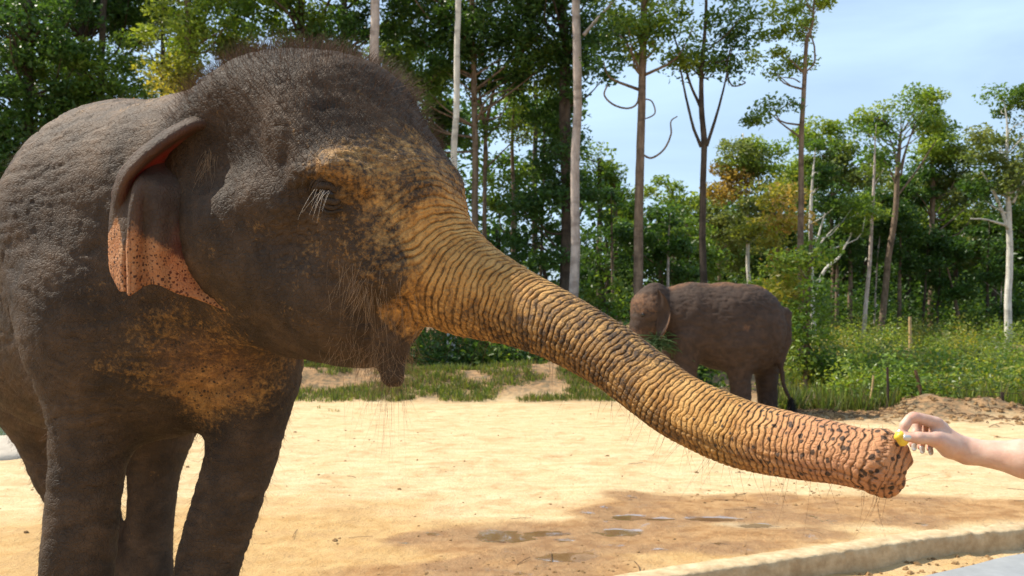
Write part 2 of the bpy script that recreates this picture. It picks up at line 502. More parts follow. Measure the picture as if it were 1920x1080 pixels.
def ground_z(x, y):
    x = np.asarray(x, float); y = np.asarray(y, float); sh = x.shape
    x = x.ravel(); y = y.ravel(); p = np.stack([x, y, x * 0], 1)
    near = sstep(40, 16, np.hypot(x, y))
    z = (fbm(p * 1.1, 3, 201) - .5) * .05 * near + (fbm(p * 4.5, 4, 211) - .5) * .034 * near + (fbm(p * 15, 3, 215) - .5) * .014 * near
    pit = np.zeros_like(x)
    for a, b, c, d in POOLW:
        pit = np.maximum(pit, np.exp(-(((x - a) / c) ** 2 + ((y - b) / d) ** 2)))
    z = z * (1 - .93 * np.clip(pit * 1.9, 0, 1)) - .020 * np.clip(pit * 1.5, 0, 1)
    side = np.full(x.shape, -9.0); m = (np.abs(x) < 14) & (y < 12) & (y > -4)
    side[m] = kerb_side(x[m], y[m])
    z = z * sstep(.05, -.35, side) + np.where(side > -.10, -.145 + (fbm(p * 6, 3, 221) - .5) * .05, 0) * (side > -.10)
    # earth bank behind the sand, then the slope up into the wood
    bank = np.exp(-((y - 19.6) / 1.35) ** 2) * sstep(-9, -5.5, x) * sstep(3.3, 1.6, x)
    z += bank * (.62 + .5 * (fbm(p * .9, 3, 231) - .5))
    z += sstep(17.0, 60, y) * 1.9 * (.55 + .45 * sstep(0, 6, x))
    heap = .27 * np.exp(-(((x - 7.35) / .55) ** 2 + ((y - 16.1) / .5) ** 2)) + .22 * np.exp(-(((x - 8.3) / .6) ** 2 + ((y - 15.8) / .4) ** 2)) + .16 * np.exp(-(((x - 9.6) / .7) ** 2 + ((y - 15.5) / .3) ** 2))
    z += heap * (.6 + .8 * fbm(p * 4, 3, 241))
    return z.reshape(sh)
def axis(lo, hi, step, far, grow=1.16):
    core = np.arange(lo, hi + 1e-6, step); s = step; up = []; v = hi
    while v < far: s *= grow; v += s; up.append(v)
    dn = []; v = lo; s = step
    while v > -far: s *= grow; v -= s; dn.append(v)
    return np.concatenate([dn[::-1], core, up])
def build_ground():
    xs = axis(-6.0, 7.5, .08, 600)
    y1 = [2.0]
    while y1[-1] < 24: y1.append(y1[-1] + .022 + .0042 * (y1[-1] - 2))
    s = .12; up = []; v = y1[-1]
    while v < 700: s *= 1.16; v += s; up.append(v)
    dn = []; v = 2.0; s = .05
    while v > -300: s *= 1.35; v -= s; dn.append(v)
    ys = np.concatenate([dn[::-1], y1, up])
    X, Y = np.meshgrid(xs, ys); Z = ground_z(X, Y)
    v = np.stack([X, Y, Z], -1).reshape(-1, 3); nx = len(xs)
    i, j = np.meshgrid(np.arange(len(ys) - 1), np.arange(nx - 1), indexing='ij'); a = (i * nx + j).ravel()
    f = np.stack([a, a + 1, a + nx + 1, a + nx], 1)
    x, y = v[:, 0], v[:, 1]; p = np.stack([x, y, 0 * x], 1)
    n1 = fbm(p * .8, 4, 301); n2 = fbm(p * 2.5, 4, 311)
    def blob(px, py, rx, ry):
        c = GP(px, py); return np.exp(-(((x - c[0]) / rx) ** 2 + ((y - c[1]) / ry) ** 2))
    damp = np.zeros(len(v))
    for q in ((1500, 950, 2.3, .75), (1230, 960, .9, .6), (1750, 955, 1.6, .7), (1180, 995, 1.2, .6), (950, 1010, .9, .55), (1000, 1060, .9, .45), (1330, 1000, 1.1, .5), (780, 1075, .8, .4)):
        damp = np.maximum(damp, blob(*q))
    damp = sstep(.32, .62, damp + (n2 - .5) * .55 + (n1 - .5) * .3)
    orange = sstep(.22, .72, .50 * sstep(9.0, 5.6, y) + .45 * (n1 - .3) + .40 * blob(350, 1000, 2.4, 2.2) + .5 * (n2 - .5))
    orange = np.maximum(orange, damp * .6)
    wet = damp * sstep(.52, .68, n2 + .25 * damp - .15) * .62
    for a_, b_, c_, d_ in POOLW: wet = np.maximum(wet, np.exp(-(((x - a_) / (c_ * 1.2)) ** 2 + ((y - b_) / (d_ * 1.2)) ** 2)) * 1.0)
    litter = np.maximum(sstep(16.6, 18.5, y + (n1 - .5) * 2), sstep(13.6, 15.6, y + (n2 - .5) * 3) * sstep(3.5, 5.5, x))
    me = mesh_np('ground', v, f)
    add_col(me, 'zone', np.stack([damp, orange, np.clip(wet, 0, 1), litter], 1))
    t = NT('sandy_ground')
    at = t.attr('zone'); sep = t.n('ShaderNodeSeparateColor'); t.l(at.outputs['Color'], sep.inputs[0])
    fine = t.noise(42, 7, .7); med = t.noise(6.5, 6, .62); st = t.noise(3.0, 6, .6, t.map((.7, 2.2, 1)))
    pale = t.mix(t.ramp(st, [(.32, (0, 0, 0)), (.66, (1, 1, 1))]), (.55, .385, .195), (.68, .525, .315))
    pale = t.mix(t.ramp(fine, [(.30, (1, 1, 1)), (.46, (0, 0, 0))]), pale, (.42, .25, .105))
    org = t.mix(t.ramp(med, [(.35, (0, 0, 0)), (.65, (1, 1, 1))]), (.44, .25, .085), (.55, .355, .15))
    col = t.mix(t.math('MULTIPLY', sep.outputs[1], .9), pale, org)
    tr_ = t.noise(2.6, 6, .66, None, .8)
    col = t.mix(t.ramp(tr_, [(.50, (0, 0, 0)), (.66, (.7, .7, .7))]), col, (.44, .27, .12))
    deb = t.ramp(t.noise(26, 3, .5, t.map((1, 1.6, 1))), [(.66, (0, 0, 0)), (.72, (.8, .8, .8))])
    col = t.mix(deb, col, (.20, .115, .05))
    mud = t.mix(t.ramp(med, [(.38, (0, 0, 0)), (.62, (1, 1, 1))]), (.30, .155, .058), (.44, .26, .115))
    col = t.mix(sep.outputs[0], col, mud)
    col = t.mix(t.math('MULTIPLY', sep.outputs[2], .55), col, (.20, .115, .06))
    lit = t.mix(t.ramp(med, [(.40, (0, 0, 0)), (.60, (1, 1, 1))]), (.085, .060, .034), (.34, .185, .085))
    col = t.mix(t.math('MULTIPLY', at.outputs['Alpha'], .85), col, lit)
    # standing water where the wet channel and the mud's own relief say so
    pn = t.math('ADD', sep.outputs[2], t.math('MULTIPLY', t.math('SUBTRACT', t.noise(4.2, 5, .6), .5), 1.1))
    pud = t.ramp(pn, [(.70, (0, 0, 0)), (.78, (1, 1, 1))])
    rough = t.math('SUBTRACT', t.math('SUBTRACT', .92, t.math('MULTIPLY', sep.outputs[2], .40)), t.math('MULTIPLY', pud, .60), True)
    rough = t.math('MAXIMUM', rough, .035)
    h = t.math('ADD', t.math('MULTIPLY', fine, .5), t.noise(11, 6, .65))
    b = t.n('ShaderNodeBump'); b.inputs['Distance'].default_value = .040; t.l(h, b.inputs['Height'])
    t.l(t.math('MULTIPLY', .8, t.math('SUBTRACT', 1.0, t.math('MULTIPLY', pud, .985))), b.inputs['Strength'])
    sh_ = t.pbr(col, rough, b.outputs[0], t.math('ADD', .3, t.math('MULTIPLY', pud, .7)))
    pn_ = sh_.node; t.l(pud, pn_.inputs['Coat Weight']); pn_.inputs['Coat Roughness'].default_value = .03; pn_.inputs['Coat IOR'].default_value = 1.6
    t_m = t.done(sh_)
    link('ground', me, t_m)['kind'] = 'structure'
_GX, _GY = np.arange(-24, 30, .1), np.arange(1.5, 62, .1)
_GZ = ground_z(*np.meshgrid(_GX, _GY))
def ngz(x, y):
    a = min(max((x + 24) / .1, 0), len(_GX) - 2.001); b = min(max((y - 1.5) / .1, 0), len(_GY) - 2.001)
    i, j = int(a), int(b); u, w = a - i, b - j
    return float((_GZ[j, i] * (1 - u) + _GZ[j, i + 1] * u) * (1 - w) + (_GZ[j + 1, i] * (1 - u) + _GZ[j + 1, i + 1] * u) * w)
build_ground()
def build_kerb():
    pts = KC[::1]; t = np.gradient(pts, axis=0); t /= np.linalg.norm(t, axis=1, keepdims=True); nr = np.stack([-t[:, 1], t[:, 0]], 1)
    fine = catmull(pts, 900); t = np.gradient(fine, axis=0); t /= np.linalg.norm(t, axis=1, keepdims=True); nr = np.stack([-t[:, 1], t[:, 0]], 1)
    prof = [(.004, -.25), (.004, -.14), (.002, -.06), (0, -.012), (-.006, -.002), (-.03, .006), (-.12, .008), (-.19, .004), (-.25, -.03), (-.30, -.25)]
    rows = []
    for k, (o, z) in enumerate(prof):
        p3 = np.stack([fine[:, 0], fine[:, 1], np.full(len(fine), float(k))], 1)
        no = (fbm(p3 * np.array([14, 14, .8]), 3, 401) - .5)
        rows.append(np.stack([fine[:, 0] + nr[:, 0] * (o + no * .022), fine[:, 1] + nr[:, 1] * (o + no * .022), z + no * .020 * (z > -.2)], 1))
    v = np.array(rows).transpose(1, 0, 2); n, m = v.shape[:2]
    i, j = np.meshgrid(np.arange(n - 1), np.arange(m - 1), indexing='ij'); a = (i * m + j).ravel()
    f = np.stack([a, a + 1, a + m + 1, a + m], 1)
    me = mesh_np('kerb', v.reshape(-1, 3), f)
    k = NT('dusty_concrete')
    c = k.mix(k.ramp(k.noise(9, 6, .65), [(.35, (0, 0, 0)), (.68, (1, 1, 1))]), (.40, .28, .155), (.62, .48, .30))
    o = link('concrete_kerb', me, k.done(k.pbr(c, .9, k.bump(k.noise(40, 6, .7), .7, .01), .2)))
    tag(o, 'low sand-dusted concrete kerb bending along the edge of the sandy yard', 'kerb')
build_kerb()
def build_rail():
    off = np.array([(6.6, 6.75), (4.9, 6.60), (3.43, 6.07), (2.85, 5.74), (2.31, 5.42), (1.5, 4.9), (.9, 4.35), (.55, 3.5), (.5, 2.4)])
    c = catmull(off, 120); t = np.gradient(c, axis=0); t /= np.linalg.norm(t, axis=1, keepdims=True); nr = np.stack([-t[:, 1], t[:, 0]], 1)
    prof = [(-.012, -.20), (0, -.185), (0, .045), (.010, .062), (.03, .070), (.40, .072), (.42, .064), (.43, .045), (.43, -.20)]
    v = np.array([np.stack([c[:, 0] + nr[:, 0] * o, c[:, 1] + nr[:, 1] * o, np.full(len(c), z)], 1) for o, z in prof]).transpose(1, 0, 2); n, m = v.shape[:2]
    i, j = np.meshgrid(np.arange(n - 1), np.arange(m - 1), indexing='ij'); a = (i * m + j).ravel()
    g = plain('grey_ledge', (.27, .275, .28), .55, .35, .14, 7, .003)
    tag(link('ledge', mesh_np('ledge', v.reshape(-1, 3), np.stack([a, a + 1, a + m + 1, a + m], 1)), g), 'smooth flat grey ledge running in front of the kerb', 'ledge')
build_rail()
def clods():
    r = np.random.default_rng(12); mb = MB()
    def clod(x, y, z, s):
        th = np.linspace(0, 2 * np.pi, 6, endpoint=False); v = []
        for lv, (h, w) in enumerate(((-.3, .7), (.15, 1.0), (.55, .6))):
            for t_ in th: v.append((math.cos(t_) * w * r.uniform(.6, 1.25), math.sin(t_) * w * r.uniform(.6, 1.25), h * r.uniform(.7, 1.2)))
        v.append((0, 0, .75)); v = np.array(v) * s + (x, y, z); f = []
        for k in range(2):
            for i in range(6): f.append((k * 6 + i, k * 6 + (i + 1) % 6, k * 6 + 6 + (i + 1) % 6, k * 6 + 6 + i))
        for i in range(6): f.append((12 + i, 12 + (i + 1) % 6, 18, 18))
        mb.add((v, np.array(f)))
    n = 0
    while n < 330:
        d = r.uniform(4.2, 15.5); x = r.uniform(-.62, .62) * d
        if kerb_side(np.array([x]), np.array([d]))[0] > -.3: continue
        clod(x, d, ngz(x, d), r.choice([.006, .009, .013, .02], p=[.45, .3, .18, .07]) * (1 + d * .03)); n += 1
    for q in range(260):
        u = r.integers(10, 150); k = KC[u]; t = KC[u + 1] - KC[u - 1]; t /= np.linalg.norm(t); o = abs(r.normal(0, .22)) + .03
        x, y = k + np.array([-t[1], t[0]]) * o
        clod(x, y, ngz(x, y), r.uniform(.008, .03))
    for q in range(90):
        c = GP(r.normal(1450, 170), r.normal(925, 10)); clod(c[0], c[1], ngz(*c) - .004, r.uniform(.006, .02))
    for q in range(80):
        c = GP(r.normal(1010, 170), r.normal(1058, 16)); clod(c[0], c[1], ngz(*c) - .004, r.uniform(.005, .018))
    for q in range(420):
        x, y = r.uniform(4.0, 11), r.normal(15.4, .7); clod(x, y, ngz(x, y), r.uniform(.015, .07))
    o = link('soil_clods', mb.mesh('soil_clods', False), plain('soil_clod', (.24, .145, .068), .95, .1, .5, 6))
    tag(o, 'scattered crumbs and lumps of dark soil on the sand', 'soil', kind='stuff')
    # twigs and dry stalks
    mb = MB()
    for q in range(80):
        d = r.uniform(4.5, 16); x = r.uniform(-.5, .62) * d
        if kerb_side(np.array([x]), np.array([d]))[0] > -.3: continue
        a = r.uniform(0, math.pi); L = r.uniform(.05, .28); z = ngz(x, d) + .006
        p = np.array([(x - math.cos(a) * L / 2, d - math.sin(a) * L / 2, z), (x + r.normal(0, .01), d + r.normal(0, .01), z + .004), (x + math.cos(a) * L / 2, d + math.sin(a) * L / 2, z)])
        mb.add(tube(catmull(p, 5), r.uniform(.0012, .003), 5))
    for q in range(300):
        x, y = r.uniform(3.2, 11), r.normal(15.6, .8); a = r.uniform(0, math.pi); L = r.uniform(.1, .5); z = ngz(x, y) + .01
        p = np.array([(x - math.cos(a) * L / 2, y - math.sin(a) * L / 2, z), (x, y, z + .03), (x + math.cos(a) * L / 2, y + math.sin(a) * L / 2, z)])
        mb.add(tube(catmull(p, 5), r.uniform(.003, .008), 5))
    o = link('fallen_twigs', mb.mesh('fallen_twigs'), plain('dead_wood', (.16, .10, .06), .9, .1, .5, 9))
    tag(o, 'thin dead twigs strewn over the sand', 'twigs', kind='stuff')
clods()
# ------------------------------------------------------------------ the big elephant reaching for food
M_SKIN = skin_material('elephant_hide', (0.034, 0.0215, 0.0135), (0.096, 0.060, 0.036), (0.40, 0.19, 0.045), (0.49, 0.275, 0.090))
M_EAR = skin_material('ear_hide', (0.050, 0.036, 0.026), (0.11, 0.078, 0.056), (0.40, 0.17, 0.070), (0.50, 0.27, 0.135), 0.22, 120.0, 0.42, (.44, .20, .09), .35)
HD = 2.75
H0 = W(600, 352, HD)
hf = np.array([0.74, -0.67, 0.0]); hr = np.array([-0.67, -0.74, 0.0]); hu = np.array([0, 0, 1.0])
HM = np.stack([hf, hr, hu], 1)                       # columns: forward, right side, up
def HL(f, s, u): return H0 + f * hf + s * hr + u * hu
# trunk centre line: pixel, distance, radius
TR = np.array([(690, 362, 2.67, .235), (762, 446, 2.60, .178), (852, 526, 2.52, .144), (963, 574, 2.41, .104), (1052, 614, 2.31, .088),
               (1150, 671, 2.21, .0793), (1212, 717, 2.14, .0768), (1278, 764, 2.07, .0748), (1380, 810, 1.97, .0735), (1476, 833, 1.88, .0675),
               (1571, 850, 1.80, .0600), (1636, 866, 1.755, .053), (1664, 876, 1.745, .040)])
tr_pts = np.array([np.append(W(a, b, c), r) for a, b, c, r in TR])
def build_elephant_prims():
    p = []
    b = np.array([0.50, -0.866, 0.0]); side = np.array([-0.866, -0.5, 0.0])
    BM = np.stack([b, side, hu], 1)
    p.append(q_ell((-1.86, 4.10, 1.65), (.70, .58, .57), BM, .10))           # barrel
    p.append(q_ell((-2.18, 4.66, 1.50), (.58, .52, .54), BM, .25))           # rump
    p.append(q_ell((-1.48, 3.50, 1.80), (.50, .44, .61), BM, .25))           # shoulders
    p.append(q_ell((-1.24, 3.22, 1.60), (.34, .40, .42), BM, .20))           # chest
    p.append(q_cap((-1.40, 3.36, 1.97), .41, HL(-.30, 0, .06), .33, .18))    # neck
    p.append(q_cap((-1.28, 3.24, 1.60), .28, HL(-.15, 0, -.28), .19, .16))   # throat
    # fore legs
    d = 3.12; k = PX(d)
    rl = [(175, 560, .20), (168, 720, .150), (165, 850, .132), (150, 1000, .126), (140, 1150, .120), (132, 1300, .118), (126, 1410, .140), (126, 1462, .155)]
    ll = [(455, 600, .17), (474, 720, .142), (458, 840, .126), (425, 945, .120), (392, 1050, .114), (366, 1180, .112), (352, 1300, .114), (348, 1405, .136), (348, 1462, .150)]
    for leg, dd in ((rl, 3.08), (ll, 3.14)):
        pts = [W(a, c, dd) for a, c, _ in leg]
        c = catmull([np.append(a, q[2]) for a, q in zip(pts, leg)], 24); p.append(q_chain(c[:, :3], c[:, 3] * .96, .12))
    p.append(q_cap(W(175, 420, 3.30), .25, W(172, 620, 3.12), .160, .14))    # right shoulder blade
    p.append(q_cap(W(445, 520, 3.35), .22, W(470, 690, 3.18), .135, .14))
    # hind legs
    rh = [(95, 640, .36), (112, 770, .235), (138, 880, .190), (165, 960, .150), (178, 1050, .140), (172, 1150, .140), (168, 1195, .155)]
    lh = [(285, 700, .30), (297, 800, .185), (288, 880, .128), (284, 960, .112), (280, 1050, .116), (276, 1140, .128), (274, 1192, .150)]
    for leg, dd in ((rh, 4.55), (lh, 4.50)):
        pts = [W(a, c, dd) for a, c, _ in leg]
        c = catmull([np.append(a, q[2]) for a, q in zip(pts, leg)], 22); p.append(q_chain(c[:, :3], c[:, 3], .14))
    # tail
    tl = [np.array(q) for q in ((-2.46, 5.20, 1.95), (-2.56, 5.32, 1.70), (-2.60, 5.36, 1.30), (-2.60, 5.38, .95))]
    for i in range(3): p.append(q_cap(tl[i], .07 - .015 * i, tl[i + 1], .055 - .015 * i, .06))
    # head
    p.append(q_ell(HL(-.12, 0, .10), (.35, .31, .33), HM, .14))
    p.append(q_ell(HL(-.10, .125, .180), (.26, .185, .200), HM, .07))
    p.append(q_ell(HL(-.10, -.125, .180), (.26, .185, .200), HM, .05))
    p.append(q_cap(HL(.10, 0, .10), .27, HL(.36, 0, -.06), .145, .14))         # forehead into trunk
    for s in (1, -1):
        p.append(q_cap(HL(-.10, s * .15, -.16), .21, HL(.18, s * .09, -.31), .16, .16))   # cheek
        p.append(q_cap(HL(.16, s * .17, .10), .115, HL(.33, s * .16, -.02), .085, .07))    # brow
        p.append(q_cap(HL(.30, s * .10, -.08), .120, HL(.42, s * .095, -.27), .085, .10))  # tusk sheath beside the trunk
        p.append(q_cap(HL(-.02, s * .25, -.02), .085, HL(.17, s * .235, -.085), .060, .09))  # cheekbone
    p.append(q_cap(HL(-.05, 0, -.34), .17, HL(.22, 0, -.40), .115, .14))       # jaw
    p.append(q_cap(HL(.20, 0, -.41), .095, HL(.32, .0, -.47), .050, .06))
    p.append(q_cap(HL(.32, .0, -.46), .050, HL(.345, .0, -.560), .034, .03))   # lower lip
    # eye socket: a hollow under the brow, then the lids
    for g in (1, -1):
        E = lambda f, s_, u: HL(.352 + f, g * (.238 + s_), -.075 + u)
        if g > 0:
            p.append(q_cap(E(-.085, .004, .055), .032, E(.03, -.012, .060), .032, .05))      # brow ridge
            p.append(q_cap(E(.03, -.012, .060), .032, E(.085, -.055, .030), .024, .05))
        p.append(q_sub(q_ell(E(0, .048, -.004), (.070, .056, .036), HM, .03), .05))
        p.append(q_ell(E(0, -.036, 0), (.060, .034, .036), HM, .02))
    p.append(q_sub(q_ell(HL(-.02, .36, .10), (.13, .07, .12), HM, .03), .12))  # temple hollow
    p.append(q_sub(q_cap(HL(.33, .20, -.40), .016, HL(.41, .05, -.405), .022, .02), .03))   # shadowed gap of the mouth
    # trunk
    c = catmull(tr_pts, 48)
    p.append(q_chain(c[:, :3], c[:, 3], .05))
    tip = tr_pts[-1][:3]
    p.append(q_cap(W(1640, 872, 1.765), .052, W(1655, 897, 1.755), .030, .03))
    p.append(q_cap(W(1650, 893, 1.755), .026, W(1662, 914, 1.750), .013, .02))
    p.append(q_cap(W(1660, 850, 1.745), .036, W(1691, 866, 1.735), .013, .03))
    p.append(q_cap(W(1660, 838, 1.745), .028, W(1689, 843, 1.735), .010, .02))
    p.append(q_sub(q_cap(W(1688, 884, 1.735), .011, W(1712, 892, 1.725), .014, .02), .018))
    return p
def trunk_coords(v):
    """arc length along the trunk, angle round it (0 on top), distance from the axis, for points v"""
    c = catmull(tr_pts, 260); cp = c[:, :3]
    seg = np.linalg.norm(np.diff(cp, axis=0), axis=1); s = np.concatenate([[0], np.cumsum(seg)])
    t = np.gradient(cp, axis=0); t /= np.linalg.norm(t, axis=1, keepdims=True)
    up = hu - (t @ hu)[:, None] * t; up /= np.linalg.norm(up, axis=1, keepdims=True)
    sd = np.cross(t, up)
    best = np.zeros(len(v), int)
    for k in range(0, len(v), 20000):
        q = v[k:k + 20000]
        d2 = (q ** 2).sum(1)[:, None] - 2 * q @ cp.T + (cp ** 2).sum(1)[None]
        best[k:k + 20000] = d2.argmin(1)
    rel = v - cp[best]
    ss = s[best] + np.einsum('ij,ij->i', rel, t[best])
    x = np.einsum('ij,ij->i', rel, up[best]); y = np.einsum('ij,ij->i', rel, sd[best])
    return ss, np.arctan2(y, x), np.hypot(x, y), s[-1], c[best, 3]
def ridged(q, sharp=2.0):
    """0 on the crease, 1 on the ridge, q counts rings"""
    f = np.abs((q % 1.0) - 0.5) * 2        # 1 at the crease
    return 1 - f ** sharp
def build_elephant():
    root = empty('elephant', (-1.6, 3.8, 0.0))
    tag(root, 'big brown elephant with bristly head stretching its orange speckled trunk towards a hand', 'elephant')
    prims = build_elephant_prims()
    v, f, n = polygonise(prims, (-2.95, 1.62, -0.02), (0.86, 5.50, 2.62), 0.0120)
    ngons = []
    for lev in range(2):
        ss, ph, rr, tl, rad = trunk_coords(v)
        near = (ss > (.02, .10)[lev]) & (rr < rad * (1.7, 1.4)[lev] + .02) & ((v - H0) @ hf > .02)
        m = near[f].any(1)
        if ngons: m &= ~np.isin(f, np.unique(np.concatenate(ngons))).any(1)
        n0 = len(v)
        v, f, ng = split_faces(v, f, m); ngons += ng
        P = v[n0:].astype(np.float32); g = sdf_grad(prims, P, np.float32(.005))
        v[n0:] -= g * np.clip(sdf(prims, P), -.006, .006)[:, None]
        n = np.vstack([n, g])
    rel = (v - H0) @ HM                                   # head coordinates
    F, S, U = rel[:, 0], rel[:, 1], rel[:, 2]
    ss, ph, rr, tl, rad = trunk_coords(v)
    on_trunk = sstep(rad * 1.62 + .035, rad * 1.18 + .008, rr)
    wt = sstep(0.03, 0.30, ss) * on_trunk * sstep(0.10, 0.34, F)
    wt = np.where(F < 0, 0, wt)
    head = sstep(-.42, -.25, F) * sstep(-.75, -.62, U) * (np.abs(S) < .5)
    # --- rings of the trunk
    a = np.abs(ph)                                         # 0 top, pi underneath
    cs = np.stack([ss * 7, np.cos(ph) * 1.4, np.sin(ph) * 1.4], 1)
    warp = fbm(cs, 3, 3) - 0.5
    warp2 = fbm(cs * np.array([3.5, 2.6, 2.6]), 3, 9) - 0.5
    lam0, lam1 = 0.0235, 0.0128                             # ring spacing at the root and at the end
    sr = np.clip(ss / tl, 0, 1.1)
    lam = lam0 + (lam1 - lam0) * np.clip(sr * 1.08, 0, 1) ** 0.8
    grid_s = np.linspace(-.3, tl * 1.2, 2000); gl = lam0 + (lam1 - lam0) * np.clip(np.clip(grid_s / tl, 0, 1.1) * 1.08, 0, 1) ** 0.8
    cum = np.cumsum(1 / gl) * (grid_s[1] - grid_s[0])
    q = np.interp(ss, grid_s, cum) + warp * 2.6 + warp2 * 0.70
    ring = np.floor(q)
    ridge = ridged(q, 4.5)
    deep = _hash(ring, np.floor(ph * 1.1 + 3 * _hash(ring, ring * 0, ring * 0, 8)), ring * 0, 5); deep = np.clip(deep * .5 + .7 * vnoise(np.stack([q * .55, np.cos(ph) * 1.8, np.sin(ph) * 1.8], 1), 63) - .1, 0, 1)
    sub = ridged(q * 2.0 + 0.25 + warp2 * 1.2, 3.0)
    amp = lam * (0.17 + 0.20 * deep) * (0.55 + 0.6 * vnoise(cs * np.array([2.0, 2.2, 2.2]), 21))
    amp = amp * (1 - 0.42 * sstep(.80, 1.0, sr))
    lower = sstep(1.25, 2.0, a)
    obl = ridged(q * .62 + ph * .9 + warp2 * 1.5, 5.0)
    cross = ridged(ph * rad / 0.020 + warp * 3.0, 2.5)
    disp = wt * (amp * (ridge - 0.75) + amp * .45 * (obl - .8) * vnoise(cs * 1.7, 71) + amp * 0.38 * (sub - 0.75) * (1 - .5 * lower) * sstep(.016, .021, lam) + lower * sstep(.2, .35, sr) * 0.0032 * (cross - 0.7))
    knob = fbm(v * 55, 3, 41) - 0.5
    disp += wt * knob * 0.0034 * (1 - .7 * sstep(.35, .6, sr))
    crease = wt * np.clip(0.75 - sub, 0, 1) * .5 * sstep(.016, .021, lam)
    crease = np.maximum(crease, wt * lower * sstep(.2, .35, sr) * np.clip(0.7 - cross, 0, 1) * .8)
    # --- folds of the hide on body, shoulder and legs
    bw = 1 - np.maximum(wt, 0)
    warpv = np.stack([fbm(v * 3, 2, 50), fbm(v * 3, 2, 60), fbm(v * 3, 2, 70)], 1) - .5
    pv = v + warpv * .16
    lines = 1 - np.abs(fbm(pv * np.array([8, 8, 46]), 3, 31) * 2 - 1)
    lines2 = 1 - np.abs(fbm(pv * np.array([26, 26, 30]), 3, 35) * 2 - 1)
    body = bw * (1 - head)
    disp -= body * (sstep(.80, .99, lines) * .0026 + sstep(.76, .98, lines2) * .0018)
    disp -= bw * head * (sstep(.76, .98, lines2) * .0032 + sstep(.80, .99, lines) * .0025)
    disp += bw * (fbm(v * 4, 2, 88) - .5) * .016
    crease = np.maximum(crease, body * sstep(.80, .99, lines) * .55)
    crease = np.maximum(crease, bw * sstep(.80, .99, lines2) * .40)
    lines3 = 1 - np.abs(fbm((v + warpv * .30) * np.array([5, 5, 23]), 3, 37) * 2 - 1)
    shw = body * sstep(3.75, 3.3, v[:, 1]) * sstep(.35, .8, v[:, 2])
    disp -= shw * sstep(.82, .99, lines3) * .0045
    crease = np.maximum(crease, shw * sstep(.84, .99, lines3) * .5)
    # eyelid wrinkles round the eye
    er = np.sqrt(((F - .352) / 1.35) ** 2 + (U + .075) ** 2)
    ew = np.where(S > .1, sstep(.16, .06, er) * sstep(.022, .04, er), 0)
    disp -= ew * .004 * (1 - ridged(er / .017 + warpv[:, 0] * 2, 2.5))
    disp *= np.where((S > .1) & (er < .036), 0.15, 1)
    v2 = v + n * disp[:, None]
    # --- pigment: orange mud and bare pink, then tone with sunlight painted on the tops
    nz = fbm(v * 6, 4, 13)
    orange = wt * (0.74 - .30 * sstep(.30, .55, sr) * (1 - sstep(.60, .74, sr)) * nz * 1.2 - .10 * lower)
    orange = np.maximum(orange, sstep(.15, .8, wt) * .58)
    face = head * sstep(.06, .40, F - U * .45) * sstep(-.52, -.25, U) * (.38 + .36 * nz)
    cheek = head * np.exp(-(((F - .14) / .22) ** 2 + ((U + .16) / .16) ** 2)) * (.20 + .36 * nz)
    orange = np.maximum(orange, np.maximum(face * .92, cheek))
    thr = np.exp(-(((v[:, 0] + .98) / .46) ** 2 + ((v[:, 2] - 1.44) / .33) ** 2)) * (v[:, 1] < 3.4) * (1 - wt)
    orange = np.maximum(orange, thr * (.30 + .72 * nz))
    orange = np.maximum(orange, bw * (.15 + .28 * sstep(.42, .7, nz)))
    spot = wt * sstep(.50, .66, sr) * (.42 + .55 * sstep(.70, .96, sr)) + wt * .16 * (1 - sstep(.1, .4, sr))
    spot = np.maximum(spot, thr * .75 * sstep(.2, .5, thr))
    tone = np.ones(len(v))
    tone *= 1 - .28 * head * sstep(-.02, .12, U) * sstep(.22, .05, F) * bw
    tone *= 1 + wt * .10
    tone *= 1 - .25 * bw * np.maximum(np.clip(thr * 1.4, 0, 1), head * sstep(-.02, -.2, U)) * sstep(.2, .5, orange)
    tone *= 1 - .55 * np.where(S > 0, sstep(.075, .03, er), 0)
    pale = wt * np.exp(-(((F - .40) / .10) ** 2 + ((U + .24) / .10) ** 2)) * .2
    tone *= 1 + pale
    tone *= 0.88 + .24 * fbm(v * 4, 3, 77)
    dust_and_sun = bw * sstep(.15, .75, n[:, 2]) * (1 - head)  # upward-facing hide: reddish dust, with sunlight painted into its tone
    tone *= 1 + .65 * dust_and_sun
    orange = np.maximum(orange, dust_and_sun * (.18 + .42 * nz))
    me = mesh_poly('elephant_body', v2, f, ngons)
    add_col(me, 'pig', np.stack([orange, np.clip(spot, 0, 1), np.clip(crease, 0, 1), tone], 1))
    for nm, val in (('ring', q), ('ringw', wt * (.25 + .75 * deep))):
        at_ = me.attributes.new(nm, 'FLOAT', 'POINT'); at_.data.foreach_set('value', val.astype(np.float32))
    global BACK; BACK = v2[(n[:, 2] > .62) & (v2[:, 1] > 3.35) & (v2[:, 2] > 2.0)] + np.array([0, 0, .004])
    link('body', me, M_SKIN, root)
